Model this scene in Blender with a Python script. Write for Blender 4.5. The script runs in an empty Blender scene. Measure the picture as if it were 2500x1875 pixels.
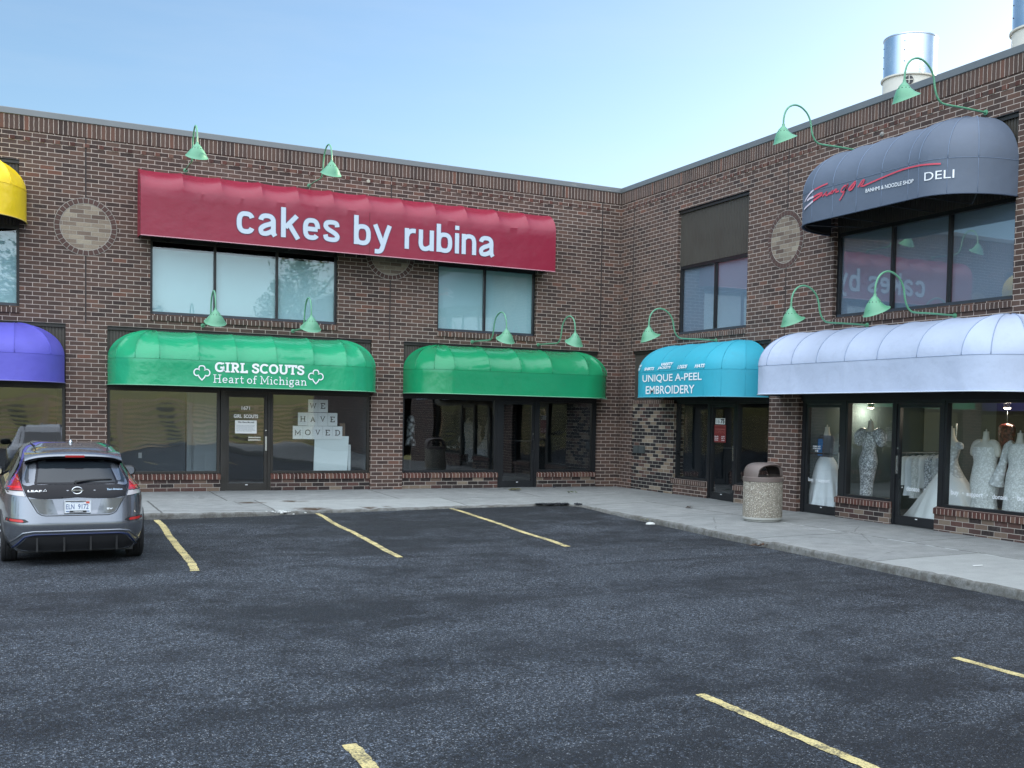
import bpy, bmesh, math, random
from mathutils import Vector, Matrix
random.seed(7)
SC = bpy.context.scene
COL = SC.collection
R = math.radians

# ------------------------------------------------------------------ camera
YAW, PITCH, ROLL = 0.490662, -0.0427758, 0.0206144
fw = Vector((math.sin(YAW)*math.cos(PITCH), math.cos(YAW)*math.cos(PITCH), math.sin(PITCH)))
rt = Vector((math.cos(YAW), -math.sin(YAW), 0))
up = rt.cross(fw)
r2 = rt*math.cos(ROLL)+up*math.sin(ROLL)
u2 = up*math.cos(ROLL)-rt*math.sin(ROLL)
cam = bpy.data.cameras.new('camera')
camo = bpy.data.objects.new('camera', cam)
COL.objects.link(camo)
M = Matrix((r2, u2, -fw)).transposed().to_4x4()
M.translation = Vector((-13.37232, -24.39233, 1.71533))
camo.matrix_world = M
cam.sensor_width = 36.0
cam.lens = 38.631
cam.shift_x = -0.09014
cam.shift_y = 0.07933
cam.clip_start = 0.1
cam.clip_end = 3000
SC.camera = camo

# ------------------------------------------------------------------ world, sun, exposure
SUN_EL, SUN_AZ = R(12.0), R(78.0)          # azimuth from +Y towards +X
wd = bpy.data.worlds.new("World")
SC.world = wd
wd.use_nodes = True
wn = wd.node_tree
sky = wn.nodes.new('ShaderNodeTexSky')
sky.sky_type = 'NISHITA'
sky.sun_disc = False
sky.sun_elevation = SUN_EL
sky.sun_rotation = SUN_AZ
sky.air_density = 1.0
sky.dust_density = 1.3
sky.ozone_density = 2.6
# added glow in unseen sky, overhead and behind camera, lights the shaded court
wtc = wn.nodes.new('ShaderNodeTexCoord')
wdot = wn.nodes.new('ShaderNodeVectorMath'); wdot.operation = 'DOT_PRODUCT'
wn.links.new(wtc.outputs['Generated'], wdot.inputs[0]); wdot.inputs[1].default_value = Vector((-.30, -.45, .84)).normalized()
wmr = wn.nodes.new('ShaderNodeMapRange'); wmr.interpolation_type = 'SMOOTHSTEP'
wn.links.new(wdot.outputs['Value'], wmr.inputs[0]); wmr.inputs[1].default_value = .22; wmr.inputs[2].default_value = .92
SKY_FILL = 9.6
wsc = wn.nodes.new('ShaderNodeMath'); wsc.operation = 'MULTIPLY'; wsc.inputs[1].default_value = SKY_FILL
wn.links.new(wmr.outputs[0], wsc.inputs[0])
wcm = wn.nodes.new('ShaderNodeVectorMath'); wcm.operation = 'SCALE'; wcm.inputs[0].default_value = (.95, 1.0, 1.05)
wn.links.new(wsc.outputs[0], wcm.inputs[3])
wad = wn.nodes.new('ShaderNodeVectorMath'); wad.operation = 'ADD'
wst = wn.nodes.new('ShaderNodeMapping'); wst.inputs['Scale'].default_value = (1.2, 1.2, 7.0); wst.inputs['Rotation'].default_value = (.15, .1, .4)
wn.links.new(wtc.outputs['Generated'], wst.inputs[0])
wns = wn.nodes.new('ShaderNodeTexNoise'); wns.inputs['Scale'].default_value = 2.6; wns.inputs['Detail'].default_value = 6; wns.inputs['Roughness'].default_value = .6
wn.links.new(wst.outputs[0], wns.inputs['Vector'])
wrp = wn.nodes.new('ShaderNodeMapRange'); wn.links.new(wns.outputs[0], wrp.inputs[0])
wrp.inputs[1].default_value = .42; wrp.inputs[2].default_value = .78; wrp.inputs[3].default_value = 0; wrp.inputs[4].default_value = .13
wmx = wn.nodes.new('ShaderNodeMix'); wmx.data_type = 'RGBA'
wn.links.new(wrp.outputs[0], wmx.inputs[0]); wn.links.new(sky.outputs[0], wmx.inputs[6]); wmx.inputs[7].default_value = (2.9, 3.1, 3.25, 1)
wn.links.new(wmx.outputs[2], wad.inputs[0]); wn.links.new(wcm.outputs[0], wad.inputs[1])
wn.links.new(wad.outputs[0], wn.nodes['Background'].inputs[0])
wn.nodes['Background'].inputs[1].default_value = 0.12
sl = bpy.data.lights.new('sun', 'SUN')
sl.energy = 3.5
sl.angle = R(0.5)
sl.color = (1.0, 0.86, 0.68)
so = bpy.data.objects.new('sun', sl)
COL.objects.link(so)
sdir = Vector((math.sin(SUN_AZ)*math.cos(SUN_EL), math.cos(SUN_AZ)*math.cos(SUN_EL), math.sin(SUN_EL)))
so.rotation_euler = sdir.to_track_quat('Z', 'Y').to_euler()
so.location = (40, 20, 30)
SC.view_settings.view_transform = 'Standard'
SC.view_settings.look = 'None'
SC.view_settings.gamma = 1.0
SC.view_settings.exposure = 1.3
SC.cycles.max_bounces = 8
SC.cycles.transparent_max_bounces = 16
SC.cycles.glossy_bounces = 4
SC.cycles.caustics_reflective = False

# ------------------------------------------------------------------ helpers
class MB:
    """collects faces of one mesh"""
    def __init__(s):
        s.v = []; s.f = []; s.m = []
    def face(s, pts, m=0):
        b = len(s.v)
        s.v += [tuple(p) for p in pts]
        s.f.append(tuple(range(b, b+len(pts)))); s.m.append(m)
    def box(s, T, u0, u1, d0, d1, z0, z1, m=0):
        c = [T(u, d, z) for z in (z0, z1) for d in (d0, d1) for u in (u0, u1)]
        b = len(s.v); s.v += [tuple(p) for p in c]
        for q in ((0,1,3,2), (4,6,7,5), (0,4,5,1), (2,3,7,6), (0,2,6,4), (1,5,7,3)):
            s.f.append(tuple(b+i for i in q)); s.m.append(m)
    def grid(s, rows, m=0, closed=False):
        b = len(s.v); n = len(rows[0])
        for r in rows: s.v += [tuple(p) for p in r]
        for i in range(len(rows)-1):
            for j in range(n if closed else n-1):
                k = (j+1) % n
                s.f.append((b+i*n+j, b+i*n+k, b+(i+1)*n+k, b+(i+1)*n+j)); s.m.append(m)
    def lathe(s, prof, c=(0,0,0), n=24, m=0, caps=True, sx=1, sy=1, fn=None):
        rows = []
        for (r, z) in prof:
            row = []
            for k in range(n):
                a = 2*math.pi*k/n
                p = Vector((c[0]+r*sx*math.cos(a), c[1]+r*sy*math.sin(a), c[2]+z))
                if fn: p = fn(p, a, r, z)
                row.append(p)
            rows.append(row)
        s.grid(rows, m, closed=True)
        if caps:
            s.face(rows[0][::-1], m); s.face(rows[-1], m)
    def tube(s, path, r, n=8, m=0, caps=True, rads=None):
        path = [Vector(p) for p in path]
        rows = []; prev = None
        for i, p in enumerate(path):
            t = (path[min(i+1, len(path)-1)]-path[max(i-1, 0)]).normalized()
            if prev is None:
                a = Vector((0,0,1)) if abs(t.z) < .9 else Vector((1,0,0))
                x = t.cross(a).normalized()
            else:
                x = (prev - t*prev.dot(t)).normalized()
            prev = x; y = t.cross(x)
            rr = rads[i] if rads else r
            rows.append([p+x*rr*math.cos(2*math.pi*k/n)+y*rr*math.sin(2*math.pi*k/n) for k in range(n)])
        s.grid(rows, m, closed=True)
        if caps:
            s.face(rows[0][::-1], m); s.face(rows[-1], m)
    def build(s, name, mats, parent=None, smooth=False, kind=None, recalc=True, label=None):
        me = bpy.data.meshes.new(name)
        off = Vector((0,0,0)); p = parent
        while p is not None:
            off += p.location; p = p.parent
        me.from_pydata([tuple(Vector(v)-off) for v in s.v], [], s.f)
        if not isinstance(mats, (list, tuple)): mats = [mats]
        for mt in mats: me.materials.append(mt)
        me.polygons.foreach_set('material_index', s.m)
        if smooth: me.polygons.foreach_set('use_smooth', [True]*len(s.f))
        if recalc or smooth:
            bm = bmesh.new(); bm.from_mesh(me)
            if smooth: bmesh.ops.remove_doubles(bm, verts=bm.verts, dist=1e-5)
            if recalc: bmesh.ops.recalc_face_normals(bm, faces=bm.faces)
            bm.to_mesh(me); bm.free()
        if smooth == 'auto':
            me.set_sharp_from_angle(angle=R(35))
        o = bpy.data.objects.new(name, me)
        COL.objects.link(o)
        if parent is not None: o.parent = parent
        if kind: o['kind'] = kind
        if label: o['label'] = label
        return o

def thing(name, label, cat, loc=(0,0,0), group=None, rz=0):
    o = bpy.data.objects.new(name, None)
    COL.objects.link(o)
    o.empty_display_size = .2
    o.location = loc
    o.rotation_euler = (0, 0, rz)
    o['label'] = label; o['category'] = cat
    if group: o['group'] = group
    return o
def tag(o, label, cat, group=None):
    o['label'] = label; o['category'] = cat
    if group: o['group'] = group
    return o
def dup(root, loc, rz, label=None):
    r = root.copy(); COL.objects.link(r)
    r.location = loc; r.rotation_euler = (0,0,rz)
    if label: r['label'] = label
    for ch in list(root.children):
        c = ch.copy(); COL.objects.link(c); c.parent = r
        for g in list(ch.children):
            d = g.copy(); COL.objects.link(d); d.parent = c
    return r
TW = lambda u, d, z: (u, d, z)                    # plain world
TA = lambda u, d, z: (u, -d, z)                   # left wall: u = x, d = out of the wall
TB = lambda u, d, z: (-d, u, z)                   # right wall: u = y
def lerp(a, b, t): return a+(b-a)*t
def interp(tab, x):
    if x <= tab[0][0]: return tab[0][1]
    for (a, va), (b, vb) in zip(tab, tab[1:]):
        if x <= b: return va+(vb-va)*(x-a)/(b-a)
    return tab[-1][1]
def catmull(pts, k=8):
    P = [Vector(p) for p in pts]; out = []
    for i in range(len(P)-1):
        p0 = P[max(i-1,0)]; p1 = P[i]; p2 = P[i+1]; p3 = P[min(i+2, len(P)-1)]
        for j in range(k):
            t = j/k
            out.append(.5*((2*p1)+(p2-p0)*t+(2*p0-5*p1+4*p2-p3)*t*t+(3*p1-p0-3*p2+p3)*t**3))
    out.append(P[-1])
    return out

# ------------------------------------------------------------------ materials
def newmat(name):
    m = bpy.data.materials.new(name); m.use_nodes = True
    nt = m.node_tree
    return m, nt, nt.nodes['Principled BSDF']
def nd(nt, t, ins=None, **kw):
    n = nt.nodes.new(t)
    for k, v in kw.items(): setattr(n, k, v)
    if ins:
        for k, v in ins.items():
            if isinstance(v, bpy.types.NodeSocket): nt.links.new(v, n.inputs[k])
            else: n.inputs[k].default_value = v
    return n
def mth(nt, op, a, b=None, c=None, clamp=False):
    n = nt.nodes.new('ShaderNodeMath'); n.operation = op; n.use_clamp = clamp
    for i, v in enumerate((a, b, c)):
        if v is None: continue
        if isinstance(v, bpy.types.NodeSocket): nt.links.new(v, n.inputs[i])
        else: n.inputs[i].default_value = v
    return n.outputs[0]
def mixc(nt, f, a, b, blend='MIX'):
    n = nt.nodes.new('ShaderNodeMix'); n.data_type = 'RGBA'; n.blend_type = blend
    for k, v in ((0, f), (6, a), (7, b)):
        if isinstance(v, bpy.types.NodeSocket): nt.links.new(v, n.inputs[k])
        else: n.inputs[k].default_value = v if k == 0 else (*v[:3], 1)
    return n.outputs[2]
def ramp(nt, f, stops, interp='LINEAR'):
    n = nt.nodes.new('ShaderNodeValToRGB'); n.color_ramp.interpolation = interp
    e = n.color_ramp.elements
    while len(e) < len(stops): e.new(.5)
    for el, (p, c) in zip(e, stops):
        el.position = p
        el.color = (c, c, c, 1) if isinstance(c, (int, float)) else (*c, 1)
    nt.links.new(f, n.inputs[0])
    return n.outputs[0]
def obj_co(nt): return nd(nt, 'ShaderNodeTexCoord').outputs['Object']
def noise(nt, vec, scale, detail=4, rough=.55, out=0):
    return nd(nt, 'ShaderNodeTexNoise', {'Vector': vec, 'Scale': scale, 'Detail': detail, 'Roughness': rough}).outputs[out]
def simple(name, col, rough=.5, metal=0, spec=.5, var=0.0, vscale=6, bump=0, bscale=60, coat=0):
    m, nt, b = newmat(name)
    b.inputs['Roughness'].default_value = rough
    b.inputs['Metallic'].default_value = metal
    b.inputs['Specular IOR Level'].default_value = spec
    b.inputs['Base Color'].default_value = (*col, 1)
    if coat: b.inputs['Coat Weight'].default_value = coat; b.inputs['Coat Roughness'].default_value = .06
    if var:
        f = noise(nt, obj_co(nt), vscale, 6, .6)
        c = mixc(nt, f, [x*(1-var) for x in col], [min(1, x*(1+var)) for x in col])
        nt.links.new(c, b.inputs['Base Color'])
        r = ramp(nt, f, [(0.3, max(0, rough-.12)), (.7, min(1, rough+.12))])
        nt.links.new(r, b.inputs['Roughness'])
    if bump:
        f = noise(nt, obj_co(nt), bscale, 5, .6)
        bp = nd(nt, 'ShaderNodeBump', {'Strength': bump, 'Distance': .01, 'Height': f})
        nt.links.new(bp.outputs[0], b.inputs['Normal'])
    return m

BW, BH = .2612, .0852
DARKBRICK = [(0, (.050,.034,.030)), (.12, (.067,.044,.037)), (.35, (.083,.053,.044)), (.6, (.095,.059,.047)), (.8, (.108,.064,.050)), (.93, (.118,.074,.057)), (1, (.16,.074,.052))]
REDBRICK = [(0, (.05,.022,.018)), (.4, (.085,.036,.028)), (.75, (.125,.05,.038)), (1, (.15,.085,.06))]
LOWBRICK = [(0, (.024,.019,.018)), (.35, (.042,.030,.028)), (.55, (.070,.040,.035)), (.72, (.095,.048,.040)), (.80, (.13,.085,.065)), (.92, (.18,.135,.10)), (1, (.22,.175,.13))]
PATCHBRICK = [(0, (.014,.013,.014)), (.42, (.030,.024,.024)), (.50, (.055,.034,.030)), (.62, (.10,.055,.045)), (.7, (.16,.115,.085)), (.86, (.22,.17,.12)), (1, (.27,.22,.165))]
LIGHTBRICK = [(0, (.11,.075,.06)), (.1, (.17,.125,.098)), (.5, (.235,.185,.14)), (.8, (.29,.235,.175)), (1, (.34,.29,.22))]
def brick(name, cols, bw=BW, bh=BH, zoff=0.0, mortar=(.48,.40,.345), msize=.0060, off=.5, uoff=0.0, stain=None):
    m, nt, b = newmat(name)
    co = obj_co(nt)
    sp = nd(nt, 'ShaderNodeSeparateXYZ', {0: co})
    gn = nd(nt, 'ShaderNodeNewGeometry').outputs['True Normal']
    sn = nd(nt, 'ShaderNodeSeparateXYZ', {0: gn})
    fx = mth(nt, 'GREATER_THAN', mth(nt, 'ABSOLUTE', sn.outputs[0]), .6)
    u = mth(nt, 'ADD', mth(nt, 'MULTIPLY', sp.outputs[0], mth(nt, 'SUBTRACT', 1.0, fx)), mth(nt, 'MULTIPLY', sp.outputs[1], fx))
    wob = noise(nt, co, 9, 2, .5, 0)
    wz = mth(nt, 'MULTIPLY', mth(nt, 'SUBTRACT', wob, .5), .006)
    wu = mth(nt, 'MULTIPLY', mth(nt, 'SUBTRACT', noise(nt, co, 13, 2), .5), .012)
    vec = nd(nt, 'ShaderNodeCombineXYZ', {0: mth(nt, 'ADD', mth(nt, 'ADD', u, wu), 60.0+uoff), 1: mth(nt, 'ADD', mth(nt, 'ADD', sp.outputs[2], wz), -zoff+40*bh)}).outputs[0]
    bt = nd(nt, 'ShaderNodeTexBrick', {'Vector': vec, 'Color1': (0,0,0,1), 'Color2': (1,1,1,1), 'Mortar': (.5,.5,.5,1), 'Scale': 1.0, 'Mortar Size': msize, 'Mortar Smooth': .25, 'Bias': 0.0, 'Brick Width': bw, 'Row Height': bh})
    bt.offset = off; bt.offset_frequency = 2; bt.squash = 1
    col = ramp(nt, bt.outputs['Color'], cols)
    # flashed streaks and mottling inside each brick
    sv = nd(nt, 'ShaderNodeCombineXYZ', {0: mth(nt, 'MULTIPLY', u, 34.0), 1: mth(nt, 'MULTIPLY', sp.outputs[2], 7.0)}).outputs[0]
    st = noise(nt, sv, 1.0, 3, .6)
    col = mixc(nt, ramp(nt, st, [(.56, 0.0), (.74, .45)]), col, (.14,.105,.092))
    fine = noise(nt, co, 140, 3, .7)
    col = mixc(nt, .8, col, ramp(nt, fine, [(.25, .55), (.75, 1.4)]), 'MULTIPLY')
    big = noise(nt, co, .7, 4, .6)
    col = mixc(nt, 1.0, col, ramp(nt, big, [(.3, .82), (.7, 1.15)]), 'MULTIPLY')
    mo = mixc(nt, noise(nt, co, 4, 5, .65), [x*.70 for x in mortar], [min(1, x*1.28) for x in mortar])
    c = mixc(nt, bt.outputs['Fac'], col, mo)
    # pale salt blooms
    ef = mth(nt, 'MULTIPLY', ramp(nt, noise(nt, co, 1.1, 5, .7), [(.60, 0.0), (.80, .35)]), ramp(nt, noise(nt, co, 23, 3, .6), [(.4, 0.0), (.6, 1.0)]))
    c = mixc(nt, ef, c, (.30,.27,.25))
    nt.links.new(c, b.inputs['Base Color'])
    b.inputs['Roughness'].default_value = .86
    b.inputs['Specular IOR Level'].default_value = .3
    h = mth(nt, 'ADD', mth(nt, 'MULTIPLY', mth(nt, 'SUBTRACT', 1.0, bt.outputs['Fac']), 1.0), mth(nt, 'MULTIPLY', fine, .35))
    bp = nd(nt, 'ShaderNodeBump', {'Strength': .65, 'Distance': .008, 'Height': h})
    nt.links.new(bp.outputs[0], b.inputs['Normal'])
    return m
M_BRICK = brick('dark brown brick', DARKBRICK, zoff=3.375)
M_LOW = brick('patchwork brick', LOWBRICK, zoff=.245, mortar=(.36,.32,.28))
M_INFILL = brick('salvaged brick infill', PATCHBRICK, zoff=2.085, mortar=(.40,.37,.32))
M_SOLDIER = brick('soldier brick', DARKBRICK, bw=BH, bh=9.0, zoff=-4.0, off=0, uoff=.03)
M_DENTIL = brick('reddish brick', REDBRICK, zoff=3.375, bw=.1306)
M_ROWLOCK = brick('rowlock brick', REDBRICK, bw=BH, bh=9.0, zoff=-4.0, off=0)
M_ROWDARK = brick('dark rowlock brick', DARKBRICK, bw=BH, bh=9.0, zoff=-4.0, off=0)
M_DISC = brick('pale brick', LIGHTBRICK, zoff=5.31, bw=.2612, mortar=(.36,.33,.28))
M_RING = simple('ring brick', (.085,.046,.038), .85, var=.45, vscale=7, bump=.3)
M_MORTAR = simple('mortar', (.36,.33,.29), .9, var=.2, vscale=20)
M_FRAME = simple('black window frame', (.010,.011,.013), .38, var=.2, vscale=3)
M_BRONZE = simple('dark bronze frame', (.022,.019,.016), .40, var=.2, vscale=3)
M_SILLMETAL = simple('blue black sill', (.035,.045,.058), .4, var=.2)
M_PANEL = simple('ribbed bronze panel', (.056,.049,.039), .55, var=.22, vscale=2.2)
M_COPING = simple('grey coping metal', (.17,.18,.185), .42, .35, var=.12, vscale=1.5)
M_JOINT = simple('sealant', (.035,.026,.024), .8)
M_ROOF = simple('roof membrane', (.2,.2,.2), .9)
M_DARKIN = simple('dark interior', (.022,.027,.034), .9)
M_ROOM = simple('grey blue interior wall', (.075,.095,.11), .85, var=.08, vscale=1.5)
M_BOUT = simple('boutique interior wall', (.085,.125,.13), .85, var=.15, vscale=1.2)
M_BLINDB = simple('grey blue window film', (.23,.30,.365), .7, var=.06, vscale=1.3)
M_BLIND = simple('sky tinted window film', (.47,.68,.73), .75, var=.05, vscale=1.3)  # cyan of the mirrored sky is put into the film colour
M_WHITE = simple('white paper', (.80,.81,.80), .7)
M_BLACKINK = simple('black ink', (.012,.012,.014), .6)
M_LETTER = simple('white lettering', (.82,.84,.86), .5)
M_CHROME = simple('brushed steel', (.62,.63,.63), .25, 1.0)
M_BLACKPL = simple('black plastic', (.012,.012,.013), .45)

def glass(name, tint, refl, wave=0.0, wscale=.9, boost=1.0):
    m, nt, b = newmat(name)
    nt.nodes.remove(b)
    out = nt.nodes['Material Output']
    tr = nd(nt, 'ShaderNodeBsdfTransparent', {'Color': (*tint, 1)})
    gl = nd(nt, 'ShaderNodeBsdfGlossy', {'Color': (.95,.97,1.0,1), 'Roughness': .012})
    # reflectance of a thin sheet, the same from either side
    inc = nd(nt, 'ShaderNodeLayerWeight', {'Blend': .5}).outputs['Facing']
    fr = mth(nt, 'ADD', mth(nt, 'MULTIPLY', mth(nt, 'POWER', inc, 4.2), .9), .075)
    bk = nd(nt, 'ShaderNodeNewGeometry').outputs['Backfacing']
    f = mth(nt, 'MULTIPLY', mth(nt, 'ADD', mth(nt, 'MULTIPLY', fr, boost), refl, clamp=True), mth(nt, 'SUBTRACT', 1.0, bk))
    nt.links.new(mixc(nt, bk, tint, (1, 1, 1)), tr.inputs[0])
    if wave:
        co = obj_co(nt)
        h = noise(nt, co, wscale, 2, .45)
        bp = nd(nt, 'ShaderNodeBump', {'Strength': 1.0, 'Distance': wave, 'Height': h})
        nt.links.new(bp.outputs[0], gl.inputs['Normal'])
    mx = nd(nt, 'ShaderNodeMixShader', {0: f, 1: tr.outputs[0], 2: gl.outputs[0]})
    nt.links.new(mx.outputs[0], out.inputs[0])
    return m
M_GLASS_UP = glass('upper window glass', (.84,.90,.90), .06, .004, .7)
M_GLASS_B = glass('tinted upper glass', (.82,.86,.90), .07, .002, .5)
M_GLASS_SF = glass('storefront glass', (.84,.89,.90), .06, .004, .8)
M_GLASS_CL = glass('clear shop glass', (.92,.95,.95), .02, .004, .7)

def fabric(name, col, rough=.42, wr=.5, fade=.12):
    m, nt, b = newmat(name)
    co = obj_co(nt)
    f = noise(nt, co, 1.6, 5, .6)
    c = mixc(nt, f, [x*(1-fade) for x in col], [min(1, x*(1+fade)) for x in col])
    dirt = ramp(nt, noise(nt, co, 5, 6, .7), [(.55, 0.0), (.8, .14)])
    c = mixc(nt, dirt, c, (.12,.11,.10))
    nt.links.new(c, b.inputs['Base Color'])
    b.inputs['Roughness'].default_value = rough
    b.inputs['Specular IOR Level'].default_value = .45
    h = mth(nt, 'ADD', noise(nt, co, 3.2, 3, .5), mth(nt, 'MULTIPLY', noise(nt, co, 300, 2, .5), .0025))
    bp = nd(nt, 'ShaderNodeBump', {'Strength': wr, 'Distance': .05, 'Height': h})
    nt.links.new(bp.outputs[0], b.inputs['Normal'])
    return m
M_UNDERSHADE = simple('awning underside shade', (.016,.017,.022), .7)  # near-black colour stands in for the shade inside the awnings

# asphalt
def asphalt_mat():
    m, nt, b = newmat('asphalt')
    co = obj_co(nt)
    sep = nd(nt, 'ShaderNodeSeparateXYZ', {0: co})
    st = nd(nt, 'ShaderNodeCombineXYZ', {0: mth(nt, 'MULTIPLY', sep.outputs[0], .45), 1: sep.outputs[1], 2: 0.0}).outputs[0]
    wrp_ = nd(nt, 'ShaderNodeVectorMath', {0: st, 1: nd(nt, 'ShaderNodeVectorMath', {0: noise(nt, co, .35, 4, .6, 1), 3: 2.2}, operation='SCALE').outputs[0]}, operation='ADD').outputs[0]
    patch = noise(nt, wrp_, .62, 8, .66)
    # the driving lane is worn paler than the bays
    lane = ramp(nt, mth(nt, 'DIVIDE', mth(nt, 'ADD', sep.outputs[1], 24.0), 24.0), [(0.0, .055), (.30, .065), (.48, .055), (.70, .015), (.82, 0.0)])
    lane = mth(nt, 'ADD', mth(nt, 'MULTIPLY', lane, 1.0), -.045)
    patch2 = noise(nt, co, 2.6, 5, .6)
    pm = ramp(nt, mth(nt, 'ADD', mth(nt, 'MULTIPLY', patch, .7), mth(nt, 'ADD', lane, mth(nt, 'MULTIPLY', patch2, .3))), [(.43, 0.0), (.57, 1.0)])
    base = mixc(nt, pm, (.0064,.0088,.0130), (.036,.0435,.054))
    g1 = noise(nt, co, 95, 2, .8)
    g2 = noise(nt, co, 34, 3, .85)
    gg = mth(nt, 'ADD', mth(nt, 'MULTIPLY', g1, .45), mth(nt, 'MULTIPLY', g2, .55))
    base = mixc(nt, 1.0, base, ramp(nt, gg, [(.40, .12), (.50, .62), (.56, 2.4), (.63, 6.5)]), 'MULTIPLY')
    # tar seams left by the sealing squeegee
    sw = nd(nt, 'ShaderNodeCombineXYZ', {0: mth(nt, 'ADD', mth(nt, 'MULTIPLY', sep.outputs[0], .22), mth(nt, 'MULTIPLY', noise(nt, co, .5, 3), 1.2)), 1: mth(nt, 'MULTIPLY', sep.outputs[1], 2.4), 2: 3.0}).outputs[0]
    swn = noise(nt, sw, 1.0, 4, .6)
    base = mixc(nt, ramp(nt, swn, [(.56, 0.0), (.66, .75)]), base, (.012,.0145,.019))
    vo = nd(nt, 'ShaderNodeTexVoronoi', {'Vector': co, 'Scale': 78.0})
    vr = nd(nt, 'ShaderNodeSeparateColor', {0: vo.outputs['Color']}).outputs[0]
    spk = mth(nt, 'MULTIPLY', mth(nt, 'GREATER_THAN', vr, .90), mth(nt, 'LESS_THAN', vo.outputs['Distance'], .42))
    spk = mth(nt, 'MULTIPLY', spk, mth(nt, 'ADD', .3, mth(nt, 'MULTIPLY', pm, .7)))
    base = mixc(nt, mth(nt, 'MULTIPLY', spk, .9), base, (.38,.40,.42))
    nt.links.new(base, b.inputs['Base Color'])
    nt.links.new(ramp(nt, patch, [(.35, .62), (.65, .88)]), b.inputs['Roughness'])
    b.inputs['Specular IOR Level'].default_value = .45
    h = mth(nt, 'ADD', mth(nt, 'MULTIPLY', g1, 1.0), mth(nt, 'MULTIPLY', vo.outputs['Distance'], -.5))
    bp = nd(nt, 'ShaderNodeBump', {'Strength': 1.0, 'Distance': .02, 'Height': h})
    nt.links.new(bp.outputs[0], b.inputs['Normal'])
    return m
M_ASPH = asphalt_mat()

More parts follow.
